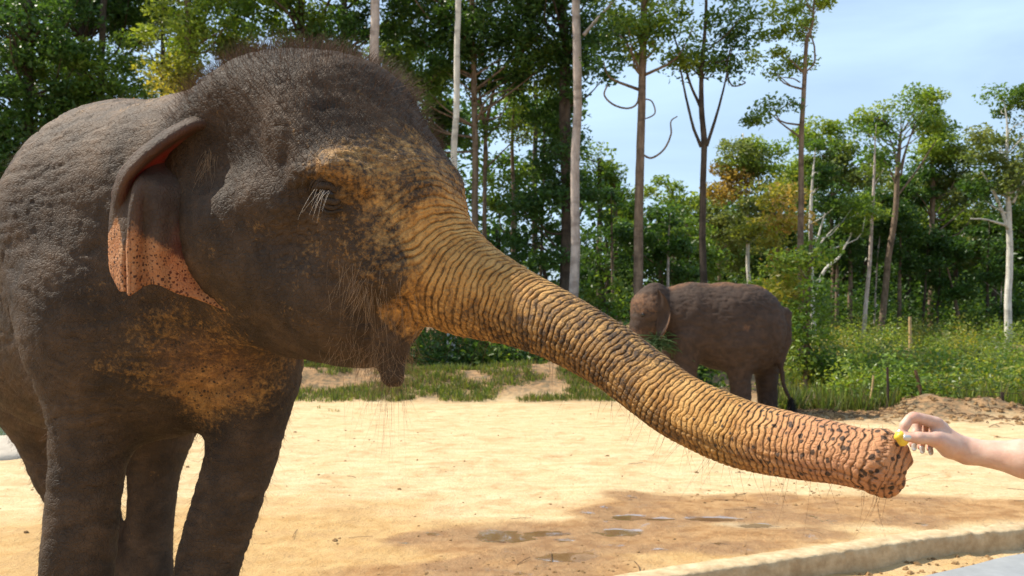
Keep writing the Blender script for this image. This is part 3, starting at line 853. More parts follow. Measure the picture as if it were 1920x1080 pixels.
    # --- ears
    net = np.array([
        [(415, 218, 2.72), (362, 222, 2.64), (290, 262, 2.60), (238, 310, 2.60), (216, 352, 2.64), (209, 395, 2.70)],
        [(415, 232, 2.66), (360, 238, 2.59), (297, 276, 2.560), (247, 320, 2.560), (222, 366, 2.61), (207, 412, 2.69)],
        [(418, 262, 2.70), (365, 262, 2.70), (305, 292, 2.67), (254, 330, 2.63), (229, 390, 2.63), (205, 440, 2.69)],
        [(424, 318, 2.71), (372, 304, 2.74), (316, 312, 2.70), (262, 332, 2.62), (236, 410, 2.62), (205, 462, 2.69)],
        [(428, 390, 2.69), (378, 368, 2.67), (316, 352, 2.60), (258, 356, 2.565), (240, 440, 2.61), (206, 482, 2.69)],
        [(434, 460, 2.69), (385, 440, 2.67), (315, 425, 2.59), (254, 424, 2.57), (238, 476, 2.61), (207, 500, 2.69)],
        [(440, 535, 2.68), (390, 515, 2.67), (315, 496, 2.60), (252, 490, 2.58), (238, 520, 2.61), (211, 514, 2.69)],
        [(448, 596, 2.66), (398, 572, 2.655), (318, 545, 2.61), (252, 542, 2.585), (239, 556, 2.61), (222, 528, 2.68)]], float)
    nu, nv = 64, 80
    rows = np.array([catmull(r, nu) for r in net])                     # (8,nu,3)
    grid = np.array([catmull(rows[:, j], nv) for j in range(nu)]).transpose(1, 0, 2)   # (nv,nu,3) pixel+distance
    uu, vv = np.meshgrid(np.linspace(0, 1, nu), np.linspace(0, 1, nv))
    # pleats running down the lower outer part
    low = sstep(.45, .8, vv) * sstep(.25, .5, uu)
    grid[..., 2] += low * (.016 * np.sin(uu * 26) + .008 * np.sin(uu * 49 + 1))
    grid[..., 1] += low * 9 * np.sin(uu * 19 + 2) * sstep(.8, 1, vv)
    ez = np.array([W(*g) for g in grid.reshape(-1, 3)]).reshape(nv, nu, 3)
    nn = np.cross(np.gradient(ez, axis=1), np.gradient(ez, axis=0)); nn /= np.linalg.norm(nn, axis=2, keepdims=True) + 1e-9
    if (nn[..., 1].mean() > 0): nn = -nn
    flat = ez.reshape(-1, 3)
    dn = (fbm(flat * 40, 3, 5) - .5).reshape(nv, nu) * .006
    thick = .008 - .004 * sstep(.7, 1, np.maximum(uu, vv))
    front = ez + nn * (thick + dn)[..., None]; back = ez - nn * thick[..., None]
    vs = np.vstack([front.reshape(-1, 3), back.reshape(-1, 3)]); N1 = nu * nv
    i, j = np.meshgrid(np.arange(nv - 1), np.arange(nu - 1), indexing='ij'); a0 = (i * nu + j).ravel()
    q1 = np.stack([a0, a0 + 1, a0 + nu + 1, a0 + nu], 1); q2 = q1[:, ::-1] + N1
    ring_i = np.concatenate([np.arange(nu), np.arange(1, nv) * nu + nu - 1, (nv - 1) * nu + np.arange(nu - 2, -1, -1), np.arange(nv - 2, 0, -1) * nu])
    r2 = np.roll(ring_i, -1)
    q3 = np.stack([ring_i, ring_i + N1, r2 + N1, r2], 1)
    fe = np.vstack([q1, q2, q3])
    pink = sstep(.60, .92, vv + .34 * (uu - .5) - .18 * (fbm(flat * 9, 3, 8).reshape(nv, nu) - .5)) * sstep(.0, .25, uu + (vv - .9) * 2)
    pink = np.maximum(pink, sstep(.80, .9, uu) * sstep(.22, .34, vv))
    pig = np.stack([np.clip(.12 + pink * .95, 0, 1).ravel(), (pink * .80 + .05).ravel(), np.zeros(N1), np.full(N1, 1.0)], 1)
    pig = np.vstack([pig, pig])
    me = mesh_np('ear', vs, fe); add_col(me, 'pig', pig)
    e1 = link('ear', me, M_EAR, root); e1['label'] = 'folded ear with a freckled pink lower edge'
    vm = vs - 2 * ((vs - H0) @ hr)[:, None] * hr
    me2 = mesh_np('ear_far', vm, fe[:, ::-1]); add_col(me2, 'pig', pig)
    link('ear', me2, M_EAR, root)
    # --- eyes
    M_EYE = plain('eye_dark', (0.016, 0.009, 0.005), 0.16, 0.28, 0.3)
    for s in (1, -1):
        nE = .52 * hf + s * .854 * hr; tE = .854 * hf - s * .52 * hr
        c = HL(.356, s * .222, -.078)
        th = np.linspace(0, np.pi, 13); lp = np.stack([c + nE * .027 * math.cos(t) for t in th])
        eye = link('eye', mesh_np('eyeball', *tube(lp, .027 * np.sin(th) + 1e-4, 20)), M_EYE, root)
        t = np.linspace(-1, 1, 21); arch = np.clip(1 - t ** 2, 0, 1)
        # heavy lids, then the creases round them: offset outward, height at mid-eye, half length, radius, sink
        for nm, outw, hgt, half, rad_, sink in (('upper_eyelid', .024, .021, .040, .0105, .016), ('lower_eyelid', .021, -.019, .040, .0090, .014),
                                                ('eyelid_fold', .020, .037, .052, .0085, .020), ('eyelid_fold', .016, .052, .064, .0080, .024),
                                                ('eyelid_fold', .014, -.033, .050, .0070, .020), ('eyelid_fold', .010, -.046, .058, .0060, .022)):
            wob_ = .0016 * np.sin(t * 9 + hgt * 300)
            path = c + nE * (outw - sink * t ** 2)[:, None] + tE * (half * t)[:, None] + hu * (hgt * arch ** .8 - .010 * t + wob_)[:, None]
            vv, ff = tube(path, rad_ * (.30 + .70 * arch ** .6), 10)
            vv = vv + (fbm(vv * 160, 2, 12) - .5)[:, None] * .0022
            mel = mesh_np(nm, vv, ff); add_col(mel, 'pig', np.tile([.36, .0, .15, .70], (len(vv), 1))); link(nm, mel, M_SKIN, eye)
    # --- hair
    if globals().get('NOHAIR'): return
    fr = np.random.default_rng(3)
    tri_area = np.linalg.norm(np.cross(v2[f[:, 1]] - v2[f[:, 0]], v2[f[:, 3]] - v2[f[:, 0]]), axis=1)
    fc = f[:, 0]
    toward = np.einsum('ij,ij->i', n, np.array([0, 0, 1.6]) - v2) / np.linalg.norm(np.array([0, 0, 1.6]) - v2, axis=1)
    vis = sstep(-.6, -.2, toward)                          # the far side of the beast gets fewer strands
    def grow(dens, length, direction, jitter, r0, name, mat, count, curl=0.0, K=5):
        wgt = (dens[fc] * tri_area); wgt = wgt / wgt.sum()
        ids = fr.choice(len(f), count, p=wgt)
        w = fr.random((count, 2)); q4 = f[ids]
        base = v2[q4[:, 0]] * (1 - w[:, :1]) * (1 - w[:, 1:]) + v2[q4[:, 1]] * w[:, :1] * (1 - w[:, 1:]) + v2[q4[:, 2]] * w[:, :1] * w[:, 1:] + v2[q4[:, 3]] * (1 - w[:, :1]) * w[:, 1:]
        nn_ = n[q4[:, 0]]
        dr = direction[q4[:, 0]] + fr.normal(0, jitter, (count, 3)); dr /= np.linalg.norm(dr, axis=1, keepdims=True)
        ln = length[q4[:, 0]] * fr.uniform(.45, 1.15, count)
        tt = np.linspace(0, 1, K)
        sag = fr.uniform(.05, .35, count)
        cv = fr.normal(0, 1, (count, 3)) * curl
        P = base[:, None] - nn_[:, None] * .003 + dr[:, None] * (ln[:, None] * tt)[..., None]
        P = P + (cv * ln[:, None])[:, None] * (tt ** 2)[None, :, None]
        P[..., 2] -= (ln * sag)[:, None] * tt[None] ** 2
        rad_ = r0 * (1 - .85 * tt)
        o = hair_object(name, P, rad_[None], mat, root)
        o['kind'] = 'stuff'
        return o
    M_HAIR = hair_material('bristle_brown', (0.020, 0.012, 0.008), (0.13, 0.070, 0.038), .22)
    M_HAIRP = hair_material('bristle_pale', (0.22, 0.13, 0.07), (0.42, 0.30, 0.19))
    back_dir = -hf * .35 + hu * .1
    # crown and forehead bristles
    crown = head * sstep(-.12, .10, U + .25 * F) * bw * (1 - sstep(.34, .46, F)) * vis
    dirc = n * .75 + hu * .25 + hf * .25
    grow(crown + 1e-7, .032 + .042 * sstep(.05, .3, U), dirc, .28, .00038, 'head_bristles', M_HAIR, 6800, .12)
    side = head * bw * sstep(.12, -.1, U) * vis * (1 - sstep(.10, .26, F))
    grow(side + 1e-7, np.full(len(v), .030), n * .35 - hf * .35 - hu * .45, .3, .00036, 'cheek_bristles', M_HAIR, 1500, .1)
    bodyw = (1 - head) * bw * vis * (1 - on_trunk)
    flow = n * .45 - hu * .55 - np.array([.3, -.3, 0]) * .4
    grow(bodyw + 1e-7, np.full(len(v), .040), flow, .30, .00040, 'body_bristles', M_HAIR, 17000, .12)
    chin = np.exp(-(((F - .33) / .06) ** 2 + ((U + .51) / .075) ** 2)) * (np.abs(S) < .16) * (1 - wt)
    grow(chin + 1e-9, np.full(len(v), .075), n * .5 - hu * .75 - hf * .12, .30, .00042, 'chin_bristles', M_HAIRP, 320, .55, 6)
    grow(chin * (U < -.5) + 1e-9, np.full(len(v), .24), n * .15 - hu * 1.0, .10, .00030, 'chin_bristles', M_HAIR, 45, .10, 6)
    under = wt * sstep(1.4, 2.3, a)
    grow(under + 1e-9, .06 + .06 * fr.random(len(v)), n * .6 - hu * .6, .35, .00033, 'trunk_bristles', M_HAIR, 240, .25, 6)
    tops = wt * sstep(.9, .3, a) * (1 - .6 * sr)
    grow(tops + 1e-9, np.full(len(v), .016), n, .3, .0003, 'trunk_bristles', M_HAIR, 900, .1)
    lipb = np.exp(-(((F - .41) / .06) ** 2 + ((U + .31) / .06) ** 2)) * (S > 0)
    grow(lipb + 1e-9, np.full(len(v), .09), -hu * .9 + n * .3 + 0 * n, .25, .00045, 'lip_bristles', M_HAIRP, 130, .2, 6)
    # lashes
    cnt = 11; th = fr.uniform(0, 1, cnt)
    base = np.array([HL(.356, .222, -.078) + (.52 * hf + .854 * hr) * .032 + (.854 * hf - .52 * hr) * (-.034 + .05 * t) + hu * (.012 - .006 * t) for t in th])
    dr = hr * .45 - hu * .85 - hf * .10 + fr.normal(0, .16, (cnt, 3))
    tt = np.linspace(0, 1, 5); ln = fr.uniform(.04, .085, cnt)
    P = base[:, None] + dr[:, None] * (ln[:, None] * tt)[..., None]
    P[..., 2] -= ln[:, None] * .25 * tt ** 2
    hair_object('eyelash', P, (.00032 * (1 - .7 * tt))[None], hair_material('lash_pale', (.5, .42, .34), (.75, .68, .6)), root)['kind'] = 'stuff'
    # tuft of pale hair in front of the ear
    cnt = 420; t = fr.uniform(0, 1, cnt)
    base = np.array([W(392 + 26 * q + fr.normal(0, 9), 285 + 90 * q + fr.normal(0, 8), 2.615) for q in t])
    dr = np.stack([fr.normal(.05, .25, cnt), fr.normal(-.35, .2, cnt), fr.normal(-.9, .2, cnt)], 1)
    ln = fr.uniform(.05, .12, cnt)
    tt = np.linspace(0, 1, 5)
    P = base[:, None] + dr[:, None] * (ln[:, None] * tt)[..., None] + (np.array([0, .03, 0])[None] * np.ones((cnt, 1)))[:, None] * (tt ** 2)[None, :, None]
    hair_object('ear_bristles', P, (.0005 * (1 - .7 * tt))[None], M_HAIRP, root)['kind'] = 'stuff'
    # tail tuft
    cnt = 120; base = np.tile(np.array([-2.60, 5.38, .98]), (cnt, 1)) + fr.normal(0, .012, (cnt, 3))
    dr = np.stack([fr.normal(0, .18, cnt), fr.normal(0, .18, cnt), -np.ones(cnt)], 1)
    P = base[:, None] + dr[:, None] * (fr.uniform(.15, .3, cnt)[:, None] * tt)[..., None]
    hair_object('tail_tuft', P, (.0012 * (1 - .6 * tt))[None], M_HAIR, root)['kind'] = 'stuff'
build_elephant()
# ------------------------------------------------------------------ foliage
def leaf_material(name, gloss=.42, trans=.42):
    t = NT(name)
    at = t.attr('leaf')
    back = t.mix(1.0, at.outputs['Color'], (1.9, 1.75, .75), 'MULTIPLY')
    d = t.pbr(at.outputs['Color'], gloss, None, .42)
    tr = t.n('ShaderNodeBsdfTranslucent'); t.l(back, tr.inputs[0])
    m = t.n('ShaderNodeMixShader'); m.inputs[0].default_value = trans
    t.l(d, m.inputs[1]); t.l(tr.outputs[0], m.inputs[2])
    return t.done(m.outputs[0])
M_LEAF = leaf_material('broad_leaf')
M_GRASS = leaf_material('grass_blade', .5, .35)
def bark(name, c0, c1, scale=9):
    t = NT(name)
    st = t.noise(scale, 6, .65, t.map((1, 1, .35)))
    bands = t.noise(2.2, 4, .6, t.map((.5, .5, 1.6)))
    col = t.mix(t.ramp(st, [(.35, (0, 0, 0)), (.65, (1, 1, 1))]), c0, c1)
    col = t.mix(t.ramp(bands, [(.52, (0, 0, 0)), (.64, (.6, .6, .6))]), col, tuple(x * .55 for x in c0))
    return t.done(t.pbr(col, .85, t.bump(t.noise(scale * 4, 6, .7), .8, .02), .2))
BARK = {'pale': bark('pale_bark', (.36, .29, .25), (.56, .48, .43)), 'white': bark('white_bark', (.46, .43, .37), (.70, .67, .60)),
        'brown': bark('brown_bark', (.115, .080, .055), (.26, .19, .135)), 'dark': bark('dark_bark', (.045, .034, .026), (.11, .082, .060))}
PAL = {  # leaf colours
    'dark': [(.022, .052, .012), (.034, .075, .016), (.048, .095, .020)],
    'mid': [(.038, .080, .013), (.068, .118, .019), (.108, .155, .025)],
    'light': [(.080, .135, .020), (.125, .180, .027), (.175, .215, .034)],
    'yellow': [(.105, .135, .020), (.165, .165, .026), (.220, .190, .034)],
    'olive': [(.062, .092, .026), (.095, .125, .038), (.135, .155, .056)],
    'rust': [(.15, .125, .03), (.20, .13, .04), (.26, .20, .06)]}
LR = np.random.default_rng(21)
def leaf_cloud(c, size, pal, up=.35, droop=.25, hue=None):
    """one diamond-shaped leaf at every point of c"""
    n = len(c); r = LR
    ax = r.normal(0, 1, (n, 3)); ax[:, 2] = ax[:, 2] * .6 - droop; ax /= np.linalg.norm(ax, axis=1, keepdims=True)
    nn = r.normal(0, 1, (n, 3)); nn[:, 2] += up * 3
    sd = np.cross(ax, nn); sd /= np.linalg.norm(sd, axis=1, keepdims=True) + 1e-9
    nrm = np.cross(sd, ax)
    L = size * 1.25 * r.uniform(.6, 1.3, n)[:, None]; wd = L * r.uniform(.42, .60, n)[:, None]
    v = np.stack([c - ax * L * .5, c - ax * L * .02 + sd * wd * .5 + nrm * wd * .12, c + ax * L * .5 - nrm * L * .08, c - ax * L * .02 - sd * wd * .5 + nrm * wd * .12], 1).reshape(-1, 3)
    f = np.arange(4 * n).reshape(-1, 4)
    P = np.array(PAL[pal]); k = np.clip((r.random(n) if hue is None else hue * .75 + r.random(n) * .25), 0, .999) * (len(P) - 1)
    i = k.astype(int); t = (k - i)[:, None]; col = P[i] * (1 - t) + P[i + 1] * t
    col = col * 1.45 * r.uniform(.75, 1.25, (n, 1))
    col = np.repeat(np.concatenate([col, np.ones((n, 1))], 1), 4, 0)
    return v, f, col
def crown_points(ells, per, spread, rclus, rs):
    """leaf positions for a list of ellipsoids (centre, radii); also the clump centres and a hue per leaf"""
    pts, cens, hue = [], [], []
    for c, rad, nclus in ells:
        q = rs.normal(0, 1, (nclus, 3)); q /= np.linalg.norm(q, axis=1, keepdims=True)
        q *= (rs.random(nclus) ** .45)[:, None]
        cc = c + q * rad
        for x in cc:
            m = int(per * 1.35 * rs.uniform(.55, 1.4)); rr = rclus * rs.uniform(.6, 1.35)
            g = rs.normal(0, 1, (m, 3)); g /= np.linalg.norm(g, axis=1, keepdims=True); g *= (rs.random(m) ** .5)[:, None]
            pts.append(x + g * rr * np.array([1, 1, .62])); hue.append(np.full(m, rs.random()))
        cens.append(cc)
    return np.vstack(pts), np.vstack(cens), np.concatenate(hue)
def limb(a, b, r0, r1, rs, n=7, bend=.12):
    L = np.linalg.norm(b - a); m = a * .5 + b * .5 + rs.normal(0, bend * L, 3) + np.array([0, 0, -.04 * L])
    return tube(catmull([a, a * .72 + m * .3 + rs.normal(0, .02 * L, 3) - .02 * a, m, b], n) if False else catmull([a, m, b], n), np.linspace(r0, r1, n), 6)
def tree(name, label, stems, crown, d, pal='mid', leaf=.12, per=110, rclus=.55, bk='brown', group=None, limbs=.3, seed=1, depth=.8, ncl=1.0, forks=(), cat='tree'):
    """stems: pixel polylines [(px,py,radius m)...] from top to foot at distance d; crown: pixel ellipses (px,py,rx,ry[,palette]) at that distance"""
    rs = np.random.default_rng(seed * 31 + 5)
    mb = MB(); foot = None; main = None
    for k, st in enumerate(stems):
        q = np.array([np.append(W(a, b, d), c) for a, b, c in st])
        if k == 0:
            x, y = q[-1][0], q[-1][1]; z = ngz(x, y)
            if q[-1][2] > z - .1: q = np.vstack([q, [x + .0, y, z - .25, q[-1][3] * 1.15]])
            foot = (x, y, z); main = q
        c = catmull(q, 6 * len(q)); wob = np.stack([fbm(c[:, [2, 0, 1]] * .55 + k, 2, 500 + seed) - .5, fbm(c[:, [2, 0, 1]] * .55 + 9 + k, 2, 510 + seed) - .5, 0 * c[:, 0]], 1)
        c[:, :3] += wob * .16
        if k == 0: main = c
        v, f = tube(c[:, :3], np.maximum(c[:, 3], .006), 9)
        v += (fbm(v * 7, 2, 520 + seed) - .5)[:, None] * .02
        mb.add((v, f))
    for pl in forks:
        q = np.array([np.append(W(a, b, d), c) for a, b, c in pl]); c = catmull(q, 6 * len(q)); mb.add(tube(c[:, :3], np.maximum(c[:, 3], .005), 7))
    ells = []
    for e in crown:
        k = d / FPX; c = W(e[0], e[1], d + rs.normal(0, .25)); rad = np.array([e[2] * k, max(e[2], e[3]) * k * depth, e[3] * k])
        n = max(4, int((.45 if e[1] + e[3] < -20 or e[0] + e[2] < -60 else 1.0) * ncl * 5.2 * (rad[0] * rad[2]) / (rclus ** 2) * .80)); ells.append((c, rad, n, e[4] if len(e) > 4 else pal))
    root = empty(name, foot)
    V, F, C, off = [], [], [], 0; cens = []
    for c, rad, n, p_ in ells:
        pts, cc, hue = crown_points([(c, rad, n)], per, 0, rclus, rs); cens.append(cc)
        v, f, col = leaf_cloud(pts, leaf, p_, hue=hue); V.append(v); F.append(f + off); C.append(col); off += len(v)
    if cens and limbs:
        cens = np.vstack(cens); top = main[main[:, 2] > foot[2] + .25 * (main[0, 2] - foot[2])]
        for x in cens[rs.random(len(cens)) < limbs]:
            dz = x[2] - top[:, 2]; hd = np.hypot(*(top[:, :2] - x[:2]).T)
            s = np.argmin(np.abs(dz - .75 * hd) + .15 * hd)
            if hd[s] > 6: continue
            mb.add(limb(top[s, :3], x, min(.045, max(.012, top[s, 3] * .45)), .008, rs))
    link('trunk', mb.mesh('trunk'), BARK[bk], root)
    if V:
        me = mesh_np('crown', np.vstack(V), np.vstack(F), False); add_col(me, 'leaf', np.vstack(C)); link('crown', me, M_LEAF, root)
    tag(root, label, cat, group)
    return root
GF = 'tall trees along the near edge of the wood'
GB = 'trees of the wood behind the clearing'
# ---- the wall of trees behind the big elephant
tree('forest_tree', 'dark-trunked leafy tree rising behind the back of the big elephant', [[(52, -160, .10), (54, 100, .12), (50, 300, .13), (52, 520, .14)]],
     [(40, 40, 150, 110), (-120, 120, 120, 140), (60, 190, 120, 90), (-20, 320, 120, 110)], 25, 'dark', .13, bk='dark', seed=1)
tree('forest_tree', 'bushy green tree next to the dark-trunked tree behind the big elephant', [[(196, -60, .09), (190, 160, .10), (185, 520, .13)]],
     [(200, 150, 110, 110), (150, 290, 110, 90, 'light'), (270, 240, 90, 90)], 26, 'mid', .12, bk='dark', seed=2)
tree('forest_tree', 'high dark evergreen crown over the big elephant\'s back', [[(150, -250, .10), (158, 0, .12), (150, 500, .15)]],
     [(160, 20, 140, 80), (240, -60, 160, 110), (60, -110, 150, 90)], 28, 'dark', .14, bk='dark', seed=3)
tree('forest_tree', 'sunlit yellow-green tree above the big elephant\'s shoulder', [[(352, -80, .07), (350, 120, .08), (348, 520, .11)]],
     [(350, 60, 85, 75), (345, 150, 70, 60, 'yellow'), (400, 20, 70, 60), (330, -60, 90, 80)], 24, 'light', .11, bk='brown', seed=4)
tree('forest_tree', 'leafy tree with a dark forked stem above the elephant\'s head', [[(562, -160, .08), (564, 50, .10), (560, 300, .12), (558, 520, .13)], [(640, -40, .03), (600, 40, .05), (566, 95, .06)]],
     [(500, 40, 110, 75), (600, 70, 90, 70, 'dark'), (440, 90, 60, 55, 'olive'), (560, -70, 150, 90)], 25, 'mid', .12, bk='dark', seed=5)
tree('forest_tree', 'dense green tree beside the pinkish pale trunk', [[(640, -120, .08), (650, 160, .10), (655, 520, .13)]],
     [(650, 60, 70, 90, 'dark'), (690, 170, 80, 90), (640, -80, 120, 90), (760, 60, 60, 70)], 27, 'mid', .12, bk='dark', seed=6)
tree('pale_trunk_tree', 'straight pinkish pale trunk rising behind the elephant\'s forehead', [[(703, -420, .09), (704, -100, .115), (705, 60, .122), (706, 200, .128), (708, 640, .15)]],
     [(700, -330, 190, 130), (780, -420, 150, 110)], 24, 'mid', .12, bk='pale', group=None, seed=7, limbs=.5)
tree('pale_trunk_tree', 'slim whitish trunk leaning slightly just behind the trunk\'s upper bend', [[(858, -400, .06), (858, 0, .072), (856, 150, .08), (852, 300, .085), (846, 640, .11)]],
     [(860, -340, 170, 120)], 23, 'mid', .12, bk='white', seed=8, limbs=.5)
tree('forest_tree', 'dark-stemmed tree with a heavy dark crown right of the slim whitish trunk', [[(884, -120, .07), (888, 150, .085), (889, 300, .09), (886, 660, .12)], [(770, 190, .05), (820, 140, .06), (880, 70, .07)]],
     [(790, 60, 80, 80), (860, 90, 100, 80), (950, 60, 95, 80), (800, 160, 60, 55, 'mid'), (930, 140, 70, 40), (880, -80, 190, 100), (740, 150, 50, 60, 'mid'), (1000, 120, 70, 60, 'mid')], 26, 'dark', .12, bk='brown', seed=9)
tree('forest_tree', 'thin twin-stemmed tree with an airy crown among the dark stems', [[(945, 60, .03), (922, 190, .05), (912, 300, .06), (908, 660, .09)], [(890, 130, .03), (905, 220, .045), (913, 300, .05)]],
     [(940, 180, 70, 45), (980, 250, 60, 50), (905, 250, 45, 60, 'mid')], 27, 'light', .10, per=70, bk='brown', seed=10, ncl=.6)
tree('pale_trunk_tree', 'tallest straight pale grey trunk with one slanting bough, behind the middle of the trunk', [[(1084, -400, .09), (1083, -60, .105), (1081, 200, .112), (1078, 420, .118), (1075, 660, .14)]],
     [(1080, -330, 170, 120), (1160, -120, 60, 60)], 23, 'mid', .12, bk='pale', seed=11, limbs=.5,
     forks=[[(1094, 66, .05), (1118, 38, .04), (1150, 2, .032), (1170, -40, .025)]])
tree('forest_tree', 'dark leaf-clad tree standing close behind the tallest pale trunk', [[(1052, -80, .12), (1058, 150, .16), (1062, 380, .18), (1060, 660, .2)]],
     [(1030, 90, 100, 90), (1110, 90, 70, 70), (1060, 230, 55, 70), (1055, 350, 75, 90), (1010, 420, 80, 80), (1040, -40, 150, 90)], 26, 'dark', .12, bk='dark', seed=12)
tree('forest_tree', 'brown straight trunk with hanging loops of vine and an airy green crown', [[(1208, -140, .07), (1206, 60, .085), (1202, 250, .10), (1197, 420, .115), (1195, 660, .13)]],
     [(1200, 60, 90, 65), (1150, 90, 60, 45, 'dark'), (1250, 70, 70, 60), (1230, -60, 120, 80), (1170, 30, 60, 50)], 22, 'light', .10, per=100, bk='brown', seed=13, ncl=.85,
     forks=[[(1199, 145, .022), (1196, 190, .024), (1178, 203, .024), (1150, 196, .024), (1133, 178, .022), (1140, 158, .018)],
            [(1205, 185, .018), (1222, 190, .018), (1228, 212, .018), (1212, 222, .016), (1205, 221, .015)],
            [(1205, 290, .026), (1222, 296, .026), (1245, 280, .024), (1258, 252, .022), (1258, 228, .018), (1270, 218, .014)]])
tree('forest_tree', 'slender tree whose boughs fan upward against the sky', [[(1322, -40, .03), (1318, 100, .05), (1317, 200, .065), (1318, 300, .075), (1319, 640, .10)],
     [(1278, 130, .02), (1300, 230, .035), (1317, 275, .045)], [(1360, 130, .02), (1348, 200, .03), (1325, 275, .045)], [(1262, 60, .02), (1290, 150, .03), (1312, 200, .04)], [(1390, 150, .012), (1396, 155, .016), (1372, 160, .02), (1362, 130, .022), (1370, 90, .02)]],
     [(1310, 60, 75, 70), (1360, 60, 60, 70, 'dark'), (1280, 110, 45, 45), (1370, 115, 45, 30, 'dark'), (1330, -40, 120, 60), (1390, 20, 50, 50)], 22, 'mid', .10, per=85, bk='dark', seed=14, ncl=.75, limbs=.25)
tree('forest_tree', 'tall thin pole-like tree with leaves mostly on one side, standing clear against the sky', [[(1530, -60, .02), (1526, 40, .03), (1512, 80, .045), (1507, 160, .052), (1504, 300, .062), (1502, 640, .085)],
     [(1508, 135, .02), (1524, 118, .022), (1526, 90, .02), (1520, 60, .016)], [(1504, 205, .016), (1490, 192, .016), (1476, 196, .014), (1462, 206, .01)], [(1503, 155, .016), (1490, 148, .014), (1470, 145, .01)]],
     [(1470, 40, 55, 50), (1440, 110, 40, 45), (1500, 30, 40, 40), (1455, 205, 45, 12, 'mid'), (1408, 225, 22, 8, 'mid'), (1430, 60, 30, 40), (1548, 2, 12, 14), (1495, -50, 70, 40), (1495, 118, 14, 10)], 21, 'light', .085, per=70, rclus=.34, bk='brown', seed=15, ncl=.62, limbs=.22)
# ---- lower trees closing the gap
for k, (px, py, rx, ry, dd, pl) in enumerate([(1150, 350, 45, 42, 34, 'light'), (1185, 420, 60, 55, 33, 'mid'), (1258, 385, 55, 55, 36, 'light'), (1285, 450, 70, 60, 33, 'mid'), (1345, 420, 60, 60, 38, 'olive'), (1135, 480, 60, 70, 30, 'dark'), (1235, 480, 70, 55, 29, 'dark')]):
    tree('forest_tree', ['light green round crown just right of the tallest pale trunk', 'leafy tree under the light crown next to the brown vine-hung trunk', 'light green crown between the vine-hung trunk and the fanning tree', 'mid green tree below the crown between vine-hung trunk and fanning tree', 'olive crown at the foot of the slender fanning tree', 'dark low tree at the base of the tallest pale trunk', 'dark low tree directly behind the smaller elephant\'s head'][k], [[(px, py - ry * .6, .03), (px + 3, py, .06), (px + 5, 640, .09)]], [(px, py, rx, ry), (px + rx * .5, py + ry * .9, rx * .8, ry * .7)], dd, pl, .13, per=100, bk='brown', group='low trees in the gap of the wood', seed=40 + k)
# ---- the right-hand wood
tree('forest_tree', 'pale green tree with thin spreading boughs beside the slender fanning tree', [[(1395, 250, .03), (1400, 380, .06), (1410, 640, .1)]], [(1385, 290, 50, 45, 'olive'), (1420, 310, 60, 50), (1370, 350, 45, 40, 'rust'), (1400, 400, 70, 50, 'olive')], 36, 'light', .14, seed=20, bk='white')
tree('forest_tree', 'yellowing tree standing behind the small elephant\'s rump', [[(1452, 380, .03), (1455, 500, .05), (1460, 690, .08)]], [(1450, 370, 50, 40), (1440, 440, 55, 55), (1470, 420, 40, 70, 'rust'), (1465, 520, 60, 50, 'light')], 26, 'yellow', .11, seed=21, bk='brown')
tree('forest_tree', 'bright bushy tree right behind the small elephant\'s tail', [[(1522, 420, .04), (1518, 560, .05), (1512, 740, .07)]], [(1500, 480, 55, 60), (1520, 570, 55, 60, 'mid'), (1500, 650, 60, 60), (1545, 660, 50, 60, 'mid'), (1478, 560, 40, 60, 'yellow')], 19.5, 'light', .10, per=120, seed=22, bk='brown')
tree('forest_tree', 'rounded green crown below the pole-like tree', [[(1560, 270, .05), (1560, 400, .09), (1565, 640, .12)]], [(1545, 270, 65, 45), (1590, 320, 70, 60, 'olive'), (1510, 340, 55, 60)], 38, 'light', .14, seed=23, bk='brown')
tree('white_stem_tree', 'white double-stemmed tree with one slanting bough at the edge of the scrub', [[(1530, 270, .012), (1524, 330, .04), (1522, 420, .065), (1524, 520, .075), (1526, 600, .085)], [(1518, 440, .03), (1516, 540, .05), (1520, 598, .06)], [(1600, 430, .02), (1575, 480, .04), (1548, 505, .055), (1527, 552, .06)], [(1548, 400, .025), (1530, 460, .045)]],
     [(1540, 350, 50, 50, 'dark'), (1600, 400, 50, 40), (1530, 290, 40, 40)], 33, 'mid', .13, seed=24, bk='white', ncl=.8)
tree('forest_tree', 'thin pale leaning stem beside the umbrella-topped tree', [[(1643, 230, .012), (1640, 290, .035), (1637, 400, .06), (1630, 500, .07), (1619, 620, .085)]], [(1640, 280, 50, 50), (1620, 380, 40, 50, 'light')], 34, 'mid', .13, seed=25, bk='pale', ncl=.6)
tree('umbrella_tree', 'tall umbrella-topped tree with a bent brown trunk, its crown above the rest', [[(1690, 250, .05), (1684, 310, .09), (1678, 400, .11), (1664, 500, .125), (1655, 590, .13), (1643, 650, .15)], [(1648, 225, .02), (1672, 270, .035), (1684, 315, .045)], [(1735, 200, .02), (1705, 260, .03), (1686, 320, .045)], [(1720, 215, .02), (1700, 275, .03), (1688, 330, .04)], [(1625, 270, .02), (1660, 305, .03), (1682, 350, .045)], [(1760, 260, .02), (1720, 320, .035), (1682, 370, .045)]],
     [(1690, 190, 68, 24), (1632, 216, 34, 18), (1730, 190, 30, 22), (1690, 222, 60, 16, 'mid'), (1738, 238, 22, 14), (1650, 240, 34, 12, 'mid')], 36, 'light', .14, seed=26, bk='brown', limbs=.7, rclus=.6, per=95, ncl=.7)
tree('forest_tree', 'green tree rising close to the umbrella-topped tree', [[(1752, 220, .05), (1750, 330, .1), (1745, 640, .14)]], [(1752, 230, 34, 36), (1770, 285, 60, 45, 'light'), (1800, 330, 60, 60, 'olive'), (1735, 340, 50, 50, 'dark')], 40, 'mid', .15, seed=27, bk='brown')
